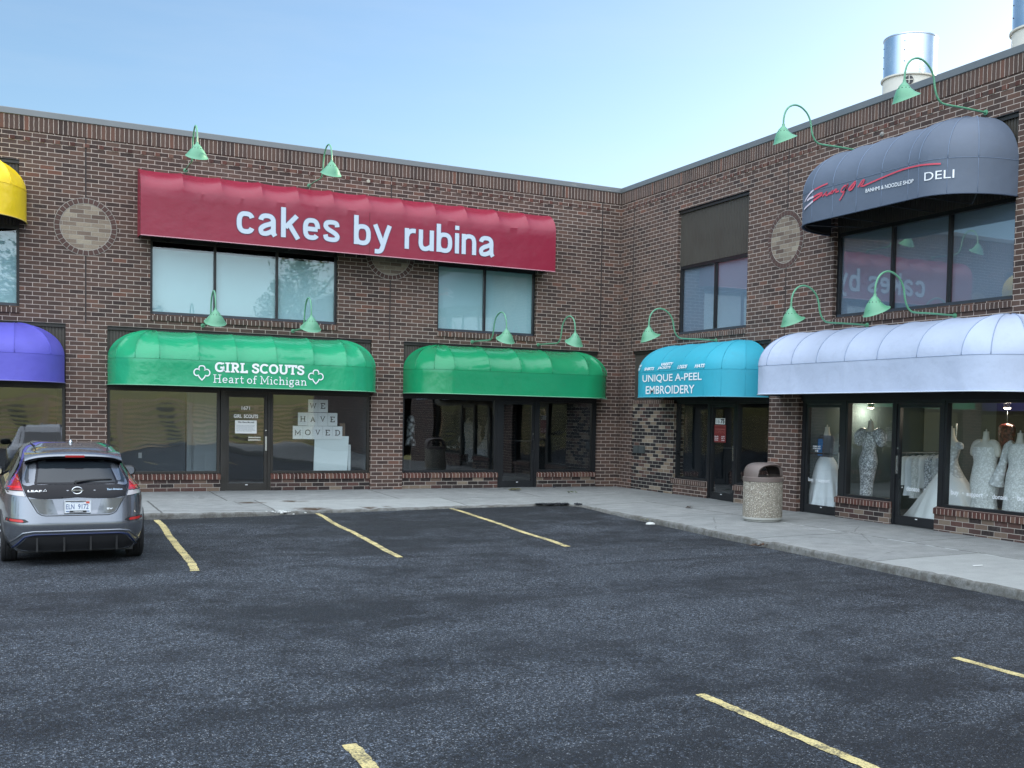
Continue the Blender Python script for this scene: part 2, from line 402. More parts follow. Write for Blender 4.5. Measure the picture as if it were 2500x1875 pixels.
def concrete_mat(name, kerb=False):
    m, nt, b = newmat(name)
    co = obj_co(nt)
    big = noise(nt, co, .55, 5, .6)
    med = noise(nt, co, 3.5, 6, .65)
    c = mixc(nt, big, (.20,.213,.208), (.32,.325,.312))
    c = mixc(nt, 1.0, c, ramp(nt, med, [(.3, .80), (.7, 1.14)]), 'MULTIPLY')
    fine = noise(nt, co, 160, 2, .7)
    c = mixc(nt, 1.0, c, ramp(nt, fine, [(.3, .72), (.7, 1.22)]), 'MULTIPLY')
    if kerb:
        sep = nd(nt, 'ShaderNodeSeparateXYZ', {0: co})
        g = ramp(nt, noise(nt, co, 7, 6, .75), [(.33, .15), (.60, .85)])
        c = mixc(nt, g, c, (.075,.068,.055))
        c = mixc(nt, ramp(nt, noise(nt, co, 30, 4, .7), [(.55, 0.0), (.7, .5)]), c, (.05,.05,.047))
    else:
        wob = nd(nt, 'ShaderNodeVectorMath', {0: co, 1: nd(nt, 'ShaderNodeVectorMath', {0: noise(nt, co, 1.6, 4, .6, 1), 3: .05}, operation='SCALE').outputs[0]}, operation='ADD').outputs[0]
        sep = nd(nt, 'ShaderNodeSeparateXYZ', {0: wob})
        X, Y = sep.outputs[0], sep.outputs[1]
        def line(coord, at, w): return mth(nt, 'LESS_THAN', mth(nt, 'ABSOLUTE', mth(nt, 'SUBTRACT', coord, at)), w*1.35)
        isA = mth(nt, 'GREATER_THAN', Y, -2.0)
        jl = None
        onA = mth(nt, 'LESS_THAN', X, -1.2)
        for at in (-12.9, -9.78, -6.35, -3.1):
            l = mth(nt, 'MULTIPLY', line(X, at, .010), mth(nt, 'GREATER_THAN', Y, -2.25))
            jl = l if jl is None else mth(nt, 'MAXIMUM', jl, l)
        for at in (-11.2, -9.25, -5.4):
            jl = mth(nt, 'MAXIMUM', jl, mth(nt, 'MULTIPLY', line(X, at, .013), mth(nt, 'LESS_THAN', Y, -2.1)))
        jl = mth(nt, 'MAXIMUM', jl, mth(nt, 'MULTIPLY', line(Y, -2.2, .008), mth(nt, 'MULTIPLY', onA, ramp(nt, noise(nt, co, .9, 2), [(.42, 0.0), (.5, 1.0)]))))
        jl = mth(nt, 'MAXIMUM', jl, mth(nt, 'MULTIPLY', line(X, -1.45, .012), mth(nt, 'LESS_THAN', Y, -4.0)))
        for at in (-11.9, -15.2, -8.6, -5.6):
            jl = mth(nt, 'MAXIMUM', jl, mth(nt, 'MULTIPLY', line(Y, at, .010), mth(nt, 'GREATER_THAN', X, -1.5)))
        for at in (-13.3, -7.2, -10.6, -4.2):
            jl = mth(nt, 'MAXIMUM', jl, mth(nt, 'MULTIPLY', line(Y, at, .012), mth(nt, 'LESS_THAN', X, -1.4)))
        c = mixc(nt, mth(nt, 'MULTIPLY', jl, .85), c, (.06,.06,.056))
        cr = nd(nt, 'ShaderNodeTexVoronoi', {'Vector': wob, 'Scale': .42}, feature='DISTANCE_TO_EDGE')
        crk = mth(nt, 'MULTIPLY', mth(nt, 'LESS_THAN', cr.outputs['Distance'], .0045), ramp(nt, noise(nt, co, .8, 3), [(.50, 0.0), (.56, .4)]))
        c = mixc(nt, crk, c, (.08,.08,.075))
        c = mixc(nt, ramp(nt, noise(nt, co, 11, 2, .5), [(.70, 0.0), (.74, .5)]), c, (.10,.10,.095))
        # pale caulk line on part of the long joint
        ck = mth(nt, 'MULTIPLY', line(X, -1.475, .016), mth(nt, 'MULTIPLY', mth(nt, 'LESS_THAN', Y, -7.5), ramp(nt, noise(nt, co, 2.0, 2), [(.45, 0.0), (.52, .8)])))
        c = mixc(nt, ck, c, (.50,.53,.52))
        # slabs of a different pour
        s1 = mth(nt, 'MULTIPLY', mth(nt, 'LESS_THAN', X, -1.45), mth(nt, 'MULTIPLY', mth(nt, 'LESS_THAN', Y, -13.3), mth(nt, 'GREATER_THAN', Y, -17)))
        c = mixc(nt, mth(nt, 'MULTIPLY', s1, .35), c, (.42,.44,.42))
        s2 = mth(nt, 'MULTIPLY', mth(nt, 'GREATER_THAN', X, -9.25), mth(nt, 'MULTIPLY', mth(nt, 'LESS_THAN', X, -5.4), mth(nt, 'LESS_THAN', Y, -2.2)))
        c = mixc(nt, mth(nt, 'MULTIPLY', s2, .3), c, (.43,.45,.43))
        # rust stains
        for (x, y, r, a) in ((-9.5,-2.73,.24,1.0), (-9.25,-2.75,.13,.9), (-8.66,-2.5,.25,1.0), (-8.4,-2.5,.14,.7), (-8.57,-4.05,.42,1.0), (-7.46,-3.85,.20,1.0), (-7.1,-3.8,.12,.8), (-9.33,-3.95,.12,.4)):
            dv = nd(nt, 'ShaderNodeVectorMath', {0: co, 1: (x, y, -.05)}, operation='DISTANCE').outputs['Value']
            dd = mth(nt, 'ADD', dv, mth(nt, 'MULTIPLY', mth(nt, 'SUBTRACT', noise(nt, co, 14, 4), .5), r*1.4))
            c = mixc(nt, ramp(nt, mth(nt, 'DIVIDE', dd, r), [(.25, a), (.95, 0.0)]), c, (.055,.030,.015))
    nt.links.new(c, b.inputs['Base Color'])
    b.inputs['Roughness'].default_value = .85
    b.inputs['Specular IOR Level'].default_value = .3
    bp = nd(nt, 'ShaderNodeBump', {'Strength': .5, 'Distance': .006, 'Height': mth(nt, 'ADD', fine, med)})
    nt.links.new(bp.outputs[0], b.inputs['Normal'])
    return m
M_WALK = concrete_mat('concrete walk')
M_KERB = concrete_mat('concrete kerb', True)

def paint_mat():
    m, nt, b = newmat('yellow road paint')
    co = obj_co(nt)
    f1 = noise(nt, co, 60, 4, .75)
    f2 = noise(nt, co, 4, 4, .6)
    wear = ramp(nt, mth(nt, 'ADD', mth(nt, 'MULTIPLY', f1, .65), mth(nt, 'MULTIPLY', f2, .35)), [(.47, 0.0), (.57, 1.0)])
    c = mixc(nt, noise(nt, co, 9, 4), (.56,.44,.16), (.70,.60,.30))
    c = mixc(nt, mth(nt, 'MULTIPLY', wear, .85), c, (.05,.05,.045))
    nt.links.new(c, b.inputs['Base Color'])
    b.inputs['Roughness'].default_value = .75
    bp = nd(nt, 'ShaderNodeBump', {'Strength': .8, 'Distance': .01, 'Height': noise(nt, co, 105, 3, .75)})
    nt.links.new(bp.outputs[0], b.inputs['Normal'])
    return m
M_PAINT = paint_mat()
def leaf_mat(name, c1, c2):
    m, nt, b = newmat(name)
    rn = nd(nt, 'ShaderNodeNewGeometry').outputs['Random Per Island']
    nt.links.new(mixc(nt, rn, c1, c2), b.inputs['Base Color'])
    b.inputs['Roughness'].default_value = .7
    return m
M_LEAF = leaf_mat('leaves', (.035,.06,.018), (.11,.14,.035))
M_DRYLEAF = leaf_mat('dry leaves', (.10,.10,.04), (.30,.27,.13))
M_BARK = simple('bark', (.09,.07,.055), .9, var=.3)
M_GRASS = simple('grass', (.22,.215,.065), .9, var=.4, vscale=.6)
M_TIMBER = simple('weathered timber', (.66,.58,.42), .85, var=.35, vscale=3)

# ------------------------------------------------------------------ ground
def asph(x, y):
    d = max(0, -4.5-y)
    return -.1355-d*(.0082+.0065*min(1, max(0, (-3.3-x)/5.1)))
def frange(a, b, s):
    n = max(1, int(round(abs(b-a)/s)))
    return [a+(b-a)*i/n for i in range(n+1)]
g = MB()
xs = frange(-60, -14, 2)[:-1]+frange(-14, .25, .75); ys = frange(-56, -22, 2)[:-1]+frange(-22, .25, .75)
g.grid([[(x, y, asph(x, y)) for x in xs] for y in ys])
g.build('asphalt_lot', M_ASPH, kind='structure', smooth=True)
# surrounding terrain: level ground then a grassy bank behind the lot (seen mirrored in the shop glass)
g = MB(); rows = []
for rr in (2, 30, 44, 48, 54, 60, 68, 80, 110, 200, 600):
    row = []
    for k in range(73):
        a = 2*math.pi*k/72
        x, y = -10+rr*math.cos(a), -14+rr*math.sin(a)
        back = max(0, min(1, (-y-10-.9*x*.35+4)/14))
        h = max(0, min(1, (rr-46)/26)); h = h*h*(3-2*h)
        row.append((x, y, -1.05+back*h*(5.2+.8*math.sin(a*5))))
    rows.append(row)
g.grid(rows)
g.build('grass_bank', M_GRASS, kind='structure', smooth=True)

CURB_A = [(-40,-4.75), (-11.5,-4.66), (-9.7,-4.52), (-8.6,-4.26), (-7.0,-4.02), (-5.8,-3.83), (-4.6,-3.73), (-3.9,-3.69)]
CURB_B = [(-4.4,-3.10), (-5.3,-3.20), (-6.6,-3.29), (-8.0,-3.34), (-10.0,-3.42), (-12.1,-3.40), (-14.0,-3.46), (-15.8,-3.45), (-22,-3.5), (-40,-3.6)]
ZT_A = [(-40,-.01), (-11.5,-.033), (-9.7,-.055), (-8.7,-.068), (-5.8,-.08), (-3.9,-.09)]
ZT_B = [(-15.8,-.108), (-14,-.095), (-12.5,-.092), (-10,-.075), (-8,-.06), (-5.3,-.08), (-4.4,-.09)]
path = []                                  # (curb point, wall point, z top, z wall)
x = -40.0
while x < -3.9:
    path.append(((x, interp(CURB_A, x)), (x, .3), interp(ZT_A, x), 0.0)); x += .11
c0, c1, c2, c3 = Vector((-3.9,-3.69)), Vector((-3.25,-3.65)), Vector((-3.06,-3.8)), Vector((-3.10,-4.4))
for i in range(13):
    t = i/12
    p = c0*(1-t)**3+3*c1*t*(1-t)**2+3*c2*t*t*(1-t)+c3*t**3
    w = (lerp(-3.9, .3, t*2), .3) if t < .5 else (.3, lerp(.3, -4.4, t*2-1))
    path.append((tuple(p), w, -.09, 0.0))
y = -4.5
while y > -40:
    path.append(((interp([(a, b) for a, b in reversed(CURB_B)], y), y), (.3, y), interp(ZT_B, y), .04*y/12.8)); y -= .11
rnd = random.Random(3)
# jagged kerb edge: chips here and there
jit = []; s = 0
for i, (c, w, zt, zw) in enumerate(path):
    s = .7*s+rnd.uniform(-.017, .017)
    j = s+rnd.uniform(-.010, .012)
    dz = rnd.uniform(-.012, .002)
    for (cx, cy, rad, dep) in ((-9.25,-4.4,.28,.11), (-3.1,-7.35,.22,.10), (-3.42,-10.9,.2,.06), (-3.4,-3.7,.5,.05), (-7.5,-4.1,.15,.05)):
        q = math.hypot(c[0]-cx, c[1]-cy)
        if q < rad: j += dep*(1-q/rad)*rnd.uniform(.5, 1.2); dz -= .035*(1-q/rad)
    jit.append((j, dz))
walk = MB(); kerb = MB(); wr = []; kr = []
for (c, w, zt, zw), (j, dz) in zip(path, jit):
    C = Vector((c[0], c[1])); W = Vector(w); dr = (W-C).normalized()
    E = C+dr*(.035+max(0, j))
    row = []
    for k in range(10):
        t = k/9
        p = E.lerp(W, t)
        tz = min(1, t*1.0)
        row.append((p.x, p.y, lerp(zt+dz*(1 if k == 0 else 0), zw, tz)))
    wr.append(row)
    za = asph(c[0], c[1])
    F = C+dr*max(0, j*.5)
    kr.append([(E.x, E.y, zt+dz), ((C+dr*(.012+max(0, j))).x, (C+dr*(.012+max(0, j))).y, zt+dz-.008), ((F+dr*.003).x, (F+dr*.003).y, zt+dz-.026), (F.x, F.y, (zt+za)/2+rnd.uniform(-.01, .01)), (F.x, F.y, za-.06)])
walk.grid(wr); kerb.grid(kr)
walk.build('sidewalk', M_WALK, kind='structure', smooth=True)
kerb.build('kerb', M_KERB, kind='structure', smooth=True)

# painted bay lines, laid on the asphalt
def bay_line(x0, y0, x1, y1, w, seed):
    rr = random.Random(seed); g = MB(); rows = []
    L = math.hypot(x1-x0, y1-y0); n = int(L/.05)
    wob = 0; drift = [rr.uniform(-.02, .02) for _ in range(10)]
    for i in range(n+1):
        t = i/n
        k = t*8; a = drift[int(k)]*(1-k+int(k))+drift[int(k)+1]*(k-int(k))
        cx = lerp(x0, x1, t)+a; cy = lerp(y0, y1, t)
        e0, e1 = rr.uniform(-.007, .007), rr.uniform(-.007, .007)
        rows.append([(cx-w/2+e0, cy, asph(cx, cy)+.005), (cx, cy, asph(cx, cy)+.006), (cx+w/2+e1, cy, asph(cx, cy)+.005)])
    g.grid(rows)
    return g.build('parking_bay_line', M_PAINT, kind='structure', smooth=True)
bay_line(-11.32, -4.76, -11.48, -10.5, .10, 1)
bay_line(-8.565, -4.22, -8.835, -10.11, .09, 2)
bay_line(-5.80, -3.84, -6.185, -9.85, .10, 3)
bay_line(-11.56, -17.76, -11.53, -23.4, .095, 4)
bay_line(-8.895, -17.59, -8.80, -23.0, .09, 5)
bay_line(-6.245, -17.53, -6.12, -23.0, .09, 6)

# ------------------------------------------------------------------ the plaza building
H = 7.473; ZC = 7.35; ZS1 = 7.33; ZS0 = 7.07
plaza = thing('shopping_plaza', 'two storey brown brick shopping plaza in an L shape, with dark framed windows', 'building', (0,0,0))
OPEN_A = [(-17.0,-13.34,3.665,6.496), (-10.973,-7.117,3.665,6.496), (-4.80,-2.30,3.665,6.496),
          (-17.4,-12.53,-.3,3.375), (-11.777,-6.335,-.3,3.375), (-5.596,-.565,-.3,3.375)]
OPEN_B = [(-5.49,-2.72,3.665,6.496), (-12.44,-8.235,3.665,6.496),
          (-6.365,-.73,-.3,3.375), (-13.75,-7.32,-.3,3.375), (-20.4,-16.3,3.665,6.496), (-22,-16.3,-.3,3.375)]
def wall(name, T, u0, u1, opens, depth=.32):
    us = sorted({u0, u1, *[o[0] for o in opens], *[o[1] for o in opens]})
    zs = sorted({-.35, ZC-.05, *[o[2] for o in opens if o[2] > -.3], *[o[3] for o in opens]})
    def solid(i, j):
        if i < 0 or j < 0 or i >= len(us)-1 or j >= len(zs)-1: return True
        u, z = (us[i]+us[i+1])/2, (zs[j]+zs[j+1])/2
        return not any(o[0] < u < o[1] and o[2] < z < o[3] for o in opens)
    g = MB()
    for i in range(len(us)-1):
        for j in range(len(zs)-1):
            a, b, z0, z1 = us[i], us[i+1], zs[j], zs[j+1]
            if solid(i, j):
                g.face([T(a,0,z0), T(b,0,z0), T(b,0,z1), T(a,0,z1)])
            else:
                if solid(i-1, j): g.face([T(a,0,z0), T(a,0,z1), T(a,-depth,z1), T(a,-depth,z0)])
                if solid(i+1, j): g.face([T(b,0,z0), T(b,-depth,z0), T(b,-depth,z1), T(b,0,z1)])
                if solid(i, j-1) and z0 > 0: g.face([T(a,0,z0), T(a,-depth,z0), T(b,-depth,z0), T(b,0,z0)])
                if solid(i, j+1): g.face([T(a,0,z1), T(b,0,z1), T(b,-depth,z1), T(a,-depth,z1)])
    return g.build(name, M_BRICK, plaza, recalc=False)
A0, A1, B0 = -30.0, 0.0, -32.0
wall('brick_wall', TA, A0, A1, OPEN_A)
wall('brick_wall', TB, B0, 0.0, OPEN_B)
# far sides, back and roof
g = MB()
g.face([(A0,0,-.5), (A0,13,-.5), (A0,13,ZC), (A0,0,ZC)]); g.face([(A0,13,-.5), (14,13,-.5), (14,13,ZC), (A0,13,ZC)])
g.face([(14,13,-.5), (14,B0,-.5), (14,B0,ZC), (14,13,ZC)]); g.face([(14,B0,-.5), (0,B0,-.5), (0,B0,ZC), (14,B0,ZC)])
g.build('brick_wall', M_BRICK, plaza, recalc=False)
g = MB()
g.face([(A0+.1,.3,7.02), (.3,.3,7.02), (.3,12.9,7.02), (A0+.1,12.9,7.02)]); g.face([(.3,B0+.1,7.02), (13.9,B0+.1,7.02), (13.9,12.9,7.02), (.3,12.9,7.02)])
g.build('roof', M_ROOF, plaza, recalc=False)
# coping: metal cap running round the parapet
for T, u0, u1 in ((TA, A0, .03), (TB, B0, .03)):
    g = MB(); sgn = 1
    prof = [(.012, ZC-.01), (.030, ZC), (.034, ZC+.004), (.034, H-.012), (.024, H-.002), (-.30, H+.004), (-.36, H-.05), (-.36, ZC-.3)]
    e = u1 - .034
    # mitred at the inner corner
    g.grid([[T(u0, d, z) for d, z in prof], [T(-max(d, 0) if d > 0 else -d, d, z) for d, z in prof]])
    g.build('coping', M_COPING, plaza, recalc=False)
# soldier course and the row of header dentils
for T, u0 in ((TA, A0), (TB, B0)):
    g = MB(); g.face([T(u0,.014,ZS0), T(-.014,.014,ZS0), T(-.014,.014,ZC), T(u0,.014,ZC)])
    g.face([T(u0,0,ZS0), T(-.0,0,ZS0), T(-.014,.014,ZS0), T(u0,.014,ZS0)])
    g.build('soldier_course', M_SOLDIER, plaza, recalc=False)
    g = MB(); u = -.35; z = 3.375+BH*41
    lo, hi = [], []
    while u > u0+.5:
        for q, d in ((u, .016), (u-.118, .016), (u-.1185, -.004), (u-BW+.0005, -.004)):
            lo.append((q, d)); hi.append((q, d))
        u -= BW
    g.grid([[T(q, -.004, z+.005) for q, d in lo], [T(q, d, z+.006) for q, d in lo], [T(q, d, z+BH-.006) for q, d in lo], [T(q, -.004, z+BH-.005) for q, d in lo]])
    g.build('dentil_course', M_DENTIL, plaza, recalc=False)
# control joints
for T, us in ((TA, (-12.17, -5.93, -.535)), (TB, (-.67, -6.8, -14.2))):
    for u in us:
        g = MB(); zt = ZS0
        segs = [(3.39, zt)]
        if u in (-12.17, -5.93, -6.8): segs = [(3.39, 5.31-.565), (5.31+.565, ZC)]
        for a, b in segs:
            g = MB(); g.box(T, u-.013, u+.013, -.02, .003, a, b)
            g.build('control_joint', M_JOINT, plaza)
# round brick medallions
def medallion(T, u, z, ro=.563, ri=.470):
    g = MB(); n = 40
    g.face([T(u+ri*math.cos(2*math.pi*k/n), .004, z+ri*math.sin(2*math.pi*k/n)) for k in range(n)])
    o = g.build('brick_medallion', M_DISC, plaza, recalc=False)
    m_ = MB()
    for k in range(n):
        a, b = 2*math.pi*k/n, 2*math.pi*(k+1)/n
        m_.face([T(u+r*math.cos(q), .006, z+r*math.sin(q)) for r, q in ((ri-.012,a), (ro+.01,a), (ro+.01,b), (ri-.012,b))])
    m_.build('mortar_ring', M_MORTAR, o, recalc=False)
    rg = MB(); nb = 34
    for k in range(nb):
        a, b = 2*math.pi*(k+.07)/nb, 2*math.pi*(k+.93)/nb
        P = [(ri, a), (ro, a), (ro, b), (ri, b)]
        lo = [T(u+r*math.cos(q), .0, z+r*math.sin(q)) for r, q in P]; hi = [T(u+r*math.cos(q), .013, z+r*math.sin(q)) for r, q in P]
        rg.face(hi)
        for i in range(4): rg.face([lo[i], lo[(i+1)%4], hi[(i+1)%4], hi[i]])
    rg.build('brick_ring', M_RING, o)
medallion(TA, -12.17, 5.31); medallion(TA, -5.93, 5.31); medallion(TB, -6.76, 5.31)

# ribbed metal panels above the openings
def panel(T, u0, u1, z0, z1, d=-.075):
    g = MB(); n = max(2, int((u1-u0)/.058)); st = (u1-u0)/n; lo = []; hi = []
    for i in range(n):
        a = u0+i*st
        for du, dd in ((0, 0), (st*.62, 0), (st*.70, -.012), (st*.92, -.012)):
            lo.append(T(a+du, d+dd, z0)); hi.append(T(a+du, d+dd, z1-.05))
    lo.append(T(u1, d, z0)); hi.append(T(u1, d, z1-.05))
    g.grid([lo, hi])
    o = g.build('ribbed_panel', M_PANEL, plaza, recalc=False)
    t = MB(); t.box(T, u0, u1, -.12, -.035, z1-.075, z1-.012)
    t.build('panel_trim', M_BRONZE, o)
    s_ = MB(); s_.box(T, u0, u1, -.06, .001, z1-.012, z1-.001)
    s_.build('lintel_angle', M_BLACKPL, o)
for (u0, u1) in ((-17.4,-12.53), (-11.777,-6.335), (-5.596,-.565)): panel(TA, u0, u1, 2.14, 3.375)
for (u0, u1) in ((-17.0,-13.34), (-10.973,-7.117), (-4.80,-2.30)): panel(TA, u0, u1, 5.23, 6.496)
panel(TB, -5.49, -2.72, 5.23, 6.496); panel(TB, -12.44, -8.235, 5.23, 6.496)
panel(TB, -6.365, -.73, 2.14, 3.375); panel(TB, -13.75, -7.32, 2.14, 3.375)

# upper windows
def upper_window(T, u0, u1, mull, mglass, blind, z0=3.665, z1=5.23, head=.07, bm=None):
    g = MB(); f = .052
    g.box(T, u0, u0+f, -.16, -.085, z0, z1); g.box(T, u1-f, u1, -.16, -.085, z0, z1)
    g.box(T, u0+f, u1-f, -.16, -.085, z1-head, z1)
    for m in mull: g.box(T, m-.026, m+.026, -.16, -.085, z0+.06, z1-head)
    o = g.build('window', M_FRAME, plaza)
    s_ = MB(); s_.box(T, u0+f, u1-f, -.165, -.07, z0, z0+.06)
    s_.build('frame_sill', M_SILLMETAL, o)
    e = [u0+f]+list(mull)+[u1-f]
    for i in range(len(e)-1):
        a, b = e[i]+(.026 if i else 0), e[i+1]-(.026 if i < len(e)-2 else 0)
        p = MB(); p.box(T, a, b, -.128, -.120, z0+.06, z1-head)
        p.build('pane', mglass, o)
    if blind:
        b_ = MB(); b_.box(T, u0+.02, u1-.02, -.19, -.175, z0+.02, blind)
        b_.build('window_film', bm or M_BLIND, o)
    # brick sill of headers
    r_ = MB()
    r_.face([T(u0,.03,3.535), T(u1,.03,3.535), T(u1,.03,3.632), T(u0,.03,3.632)]); r_.face([T(u0,.03,3.632), T(u1,.03,3.632), T(u1,-.09,3.664), T(u0,-.09,3.664)])
    r_.face([T(u0,0,3.535), T(u1,0,3.535), T(u1,.03,3.535), T(u0,.03,3.535)])
    for u in (u0, u1): r_.face([T(u,0,3.535), T(u,.03,3.535), T(u,.03,3.632), T(u,0,3.64)])
    r_.build('brick_sill', M_ROWDARK, o, recalc=False)
    # dark room behind
    d_ = MB()
    for q in ([(u0,-.33,z0),(u0,-3,z0),(u0,-3,z1),(u0,-.33,z1)], [(u1,-.33,z0),(u1,-3,z0),(u1,-3,z1),(u1,-.33,z1)], [(u0,-3,z0),(u1,-3,z0),(u1,-3,z1),(u0,-3,z1)], [(u0,-.165,z0),(u1,-.165,z0),(u1,-3,z0),(u0,-3,z0)], [(u0,-.16,z1),(u1,-.16,z1),(u1,-3,z1),(u0,-3,z1)]):
        d_.face([T(*p) for p in q])
    d_.build('room', M_DARKIN, o, recalc=False)
    return o
upper_window(TA, -17.0, -13.34, (-15.2,), M_GLASS_UP, 5.1)
upper_window(TA, -10.973, -7.117, (-9.696, -8.417), M_GLASS_UP, 5.02)
upper_window(TA, -4.80, -2.30, (-3.60,), M_GLASS_UP, 5.2)
upper_window(TB, -5.49, -2.72, (-4.155,), M_GLASS_B, 5.2, bm=M_BLINDB)
upper_window(TB, -12.44, -8.235, (-11.02, -9.688), M_GLASS_B, 5.2, bm=M_BLINDB)

# storefronts ------------------------------------------------------
DG = -.15                                       # glass plane
def shop_window(T, u0, u1, z0, z1, mglass, fm=None, mull=()):
    g = MB(); f = .05
    g.box(T, u0, u0+f, -.19, -.09, z0, z1); g.box(T, u1-f, u1, -.19, -.09, z0, z1)
    g.box(T, u0+f, u1-f, -.19, -.09, z1-.05, z1); g.box(T, u0+f, u1-f, -.195, -.08, z0, z0+.05)
    for m in mull: g.box(T, m-.03, m+.03, -.19, -.09, z0+.05, z1-.05)
    o = g.build('shop_window', fm or M_FRAME, plaza)
    p = MB(); p.box(T, u0+f, u1-f, DG-.004, DG+.004, z0+.05, z1-.05)
    p.build('pane', mglass, o)
    return o
def low_wall(T, u0, u1, zt=.365, m=None, sm=None, zb=.245):
    g = MB(); g.box(T, u0, u1, -.30, -.055, -.3, zb)
    o = g.build('low_wall', m or M_LOW, plaza)
    r_ = MB()
    P = [(-.02, zb), (-.02, zt-.025), (-.10, zt), (-.29, zt)]
    r_.grid([[T(u0, d, z) for d, z in P], [T(u1, d, z) for d, z in P]])
    r_.face([T(u0,-.055,zb), T(u1,-.055,zb), T(u1,-.02,zb), T(u0,-.02,zb)])
    for u in (u0, u1): r_.face([T(u, d, z) for d, z in P+[(-.29, zb)]])
    r_.build('brick_sill', sm or M_ROWLOCK, o, recalc=False)
    return o
def door(T, u0, u1, z0, z1, mglass, jl=.06, jr=.06, hinge='l', fm=None, pull='steel', bar=True, zb=None):
    """u0..u1 is the whole frame; jambs, then the leaf with its glass"""
    fm = fm or M_FRAME
    g = MB()
    g.box(T, u0, u0+jl, -.20, -.085, z0, z1); g.box(T, u1-jr, u1, -.20, -.085, z0, z1)
    g.box(T, u0+jl, u1-jr, -.20, -.085, z1-.06, z1)
    a, b, c, d = u0+jl+.004, u1-jr-.004, z0+.012, z1-.065
    w = .062
    g.box(T, a, a+w, -.175, -.105, c, d); g.box(T, b-w, b, -.175, -.105, c, d)
    g.box(T, a+w, b-w, -.175, -.105, c, c+.155); g.box(T, a+w, b-w, -.175, -.105, d-.06, d)
    o = g.build('door', fm, plaza)
    p = MB(); p.box(T, a+w, b-w, DG-.004, DG+.004, c+.155, d-.06)
    p.build('pane', mglass, o)
    hu = b-w/2 if hinge == 'l' else a+w/2
    h = MB(); zc = 1.02
    if pull == 'steel':
        h.box(T, hu-.020, hu+.020, -.103, -.085, zc-.16, zc+.15)
    else:
        h.tube([T(hu, -.105, zc-.14), T(hu, -.045, zc-.13), T(hu, -.045, zc+.13), T(hu, -.105, zc+.14)], .011)
    h.build('handle', M_CHROME if pull == 'steel' else M_BLACKPL, o)
    if bar:
        q = MB(); q.box(T, a+w, b-w, DG-.05, DG-.03, zc+.09, zc+.12)
        q.build('push_bar', M_BLACKPL, o)
    l = MB(); l.tube([T(hu, -.106, zc+.28), T(hu, -.098, zc+.28)], .016, 12)
    l.build('lock', M_CHROME, o)
    k = MB(); k.box(T, (a+b)/2-.025, (a+b)/2+.025, -.104, -.100, c+.115, c+.13)
    k.build('rail_label', M_LETTER, o)
    return o
def header(T, u0, u1, z0=2.13, z1=2.26):
    g = MB(); g.box(T, u0, u1, -.21, -.06, z0, z1)
    return g.build('storefront_header', M_FRAME, plaza)
def room(T, u0, u1, depth, z1, m, z0=-.03, fm=None):
    g = MB()
    g.face([T(u0,-.30,z0), T(u0,-depth,z0), T(u0,-depth,z1), T(u0,-.30,z1)]); g.face([T(u1,-.30,z0), T(u1,-depth,z0), T(u1,-depth,z1), T(u1,-.30,z1)])
    g.face([T(u0,-depth,z0), T(u1,-depth,z0), T(u1,-depth,z1), T(u0,-depth,z1)])
    g.face([T(u0,-.2,z1), T(u1,-.2,z1), T(u1,-depth,z1), T(u0,-depth,z1)])
    g.face([T(u0,-.2,z0), T(u1,-.2,z0), T(u1,-depth,z0), T(u0,-depth,z0)], 1)
    return g.build('shop_interior', [m, fm or M_DARKIN], plaza, recalc=False)

# purple-awning shop
header(TA, -17.4, -12.53)
shop_window(TA, -17.39, -12.54, .37, 2.13, M_GLASS_SF, M_BRONZE, (-15.9,)); low_wall(TA, -17.4, -12.53)
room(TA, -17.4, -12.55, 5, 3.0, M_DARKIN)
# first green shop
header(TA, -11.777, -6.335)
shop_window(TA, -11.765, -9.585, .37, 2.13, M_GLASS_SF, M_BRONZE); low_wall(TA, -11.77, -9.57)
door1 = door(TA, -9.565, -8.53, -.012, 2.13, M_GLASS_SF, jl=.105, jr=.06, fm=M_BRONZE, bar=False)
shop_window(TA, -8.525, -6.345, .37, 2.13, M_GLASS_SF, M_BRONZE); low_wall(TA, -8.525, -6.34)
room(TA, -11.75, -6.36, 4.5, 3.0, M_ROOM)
# second green shop
header(TA, -5.596, -.565)
shop_window(TA, -5.585, -3.245, .37, 2.13, M_GLASS_SF); low_wall(TA, -5.59, -3.215)
door2 = door(TA, -3.24, -2.165, -.012, 2.13, M_GLASS_SF, jl=.12, jr=.075, pull='bar')
shop_window(TA, -2.16, -.62, .37, 2.13, M_GLASS_SF); low_wall(TA, -2.175, -.575)
g = MB(); g.box(TA, -.62, -.566, -.19, -.06, .0, 2.13); g.build('jamb_cover', M_FRAME, plaza)
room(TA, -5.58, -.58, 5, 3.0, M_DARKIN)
# turquoise shop
header(TB, -6.365, -2.60)
g = MB(); g.box(TB, -2.685, -.73, -.30, -.03, -.3, 2.085); iw = g.build('infill_wall', M_INFILL, plaza)
g = MB(); g.face([TB(-2.685,-.018,2.085), TB(-.73,-.018,2.085), TB(-.73,-.018,2.17), TB(-2.685,-.018,2.17)]); g.face([TB(-2.685,-.03,2.085), TB(-.73,-.03,2.085), TB(-.73,-.018,2.085), TB(-2.685,-.018,2.085)])
g.build('brick_course', M_ROWDARK, iw, recalc=False)
shop_window(TB, -4.045, -2.69, .36, 2.13, M_GLASS_SF); low_wall(TB, -4.05, -2.60, m=M_BRICK, sm=M_ROWDARK)
door3 = door(TB, -5.10, -4.05, -.02, 2.13, M_GLASS_SF, hinge='r', bar=True)
shop_window(TB, -6.36, -5.11, .36, 2.13, M_GLASS_SF); low_wall(TB, -6.36, -5.12, sm=M_ROWDARK)
room(TB, -6.34, -2.7, 5, 3.0, M_DARKIN)
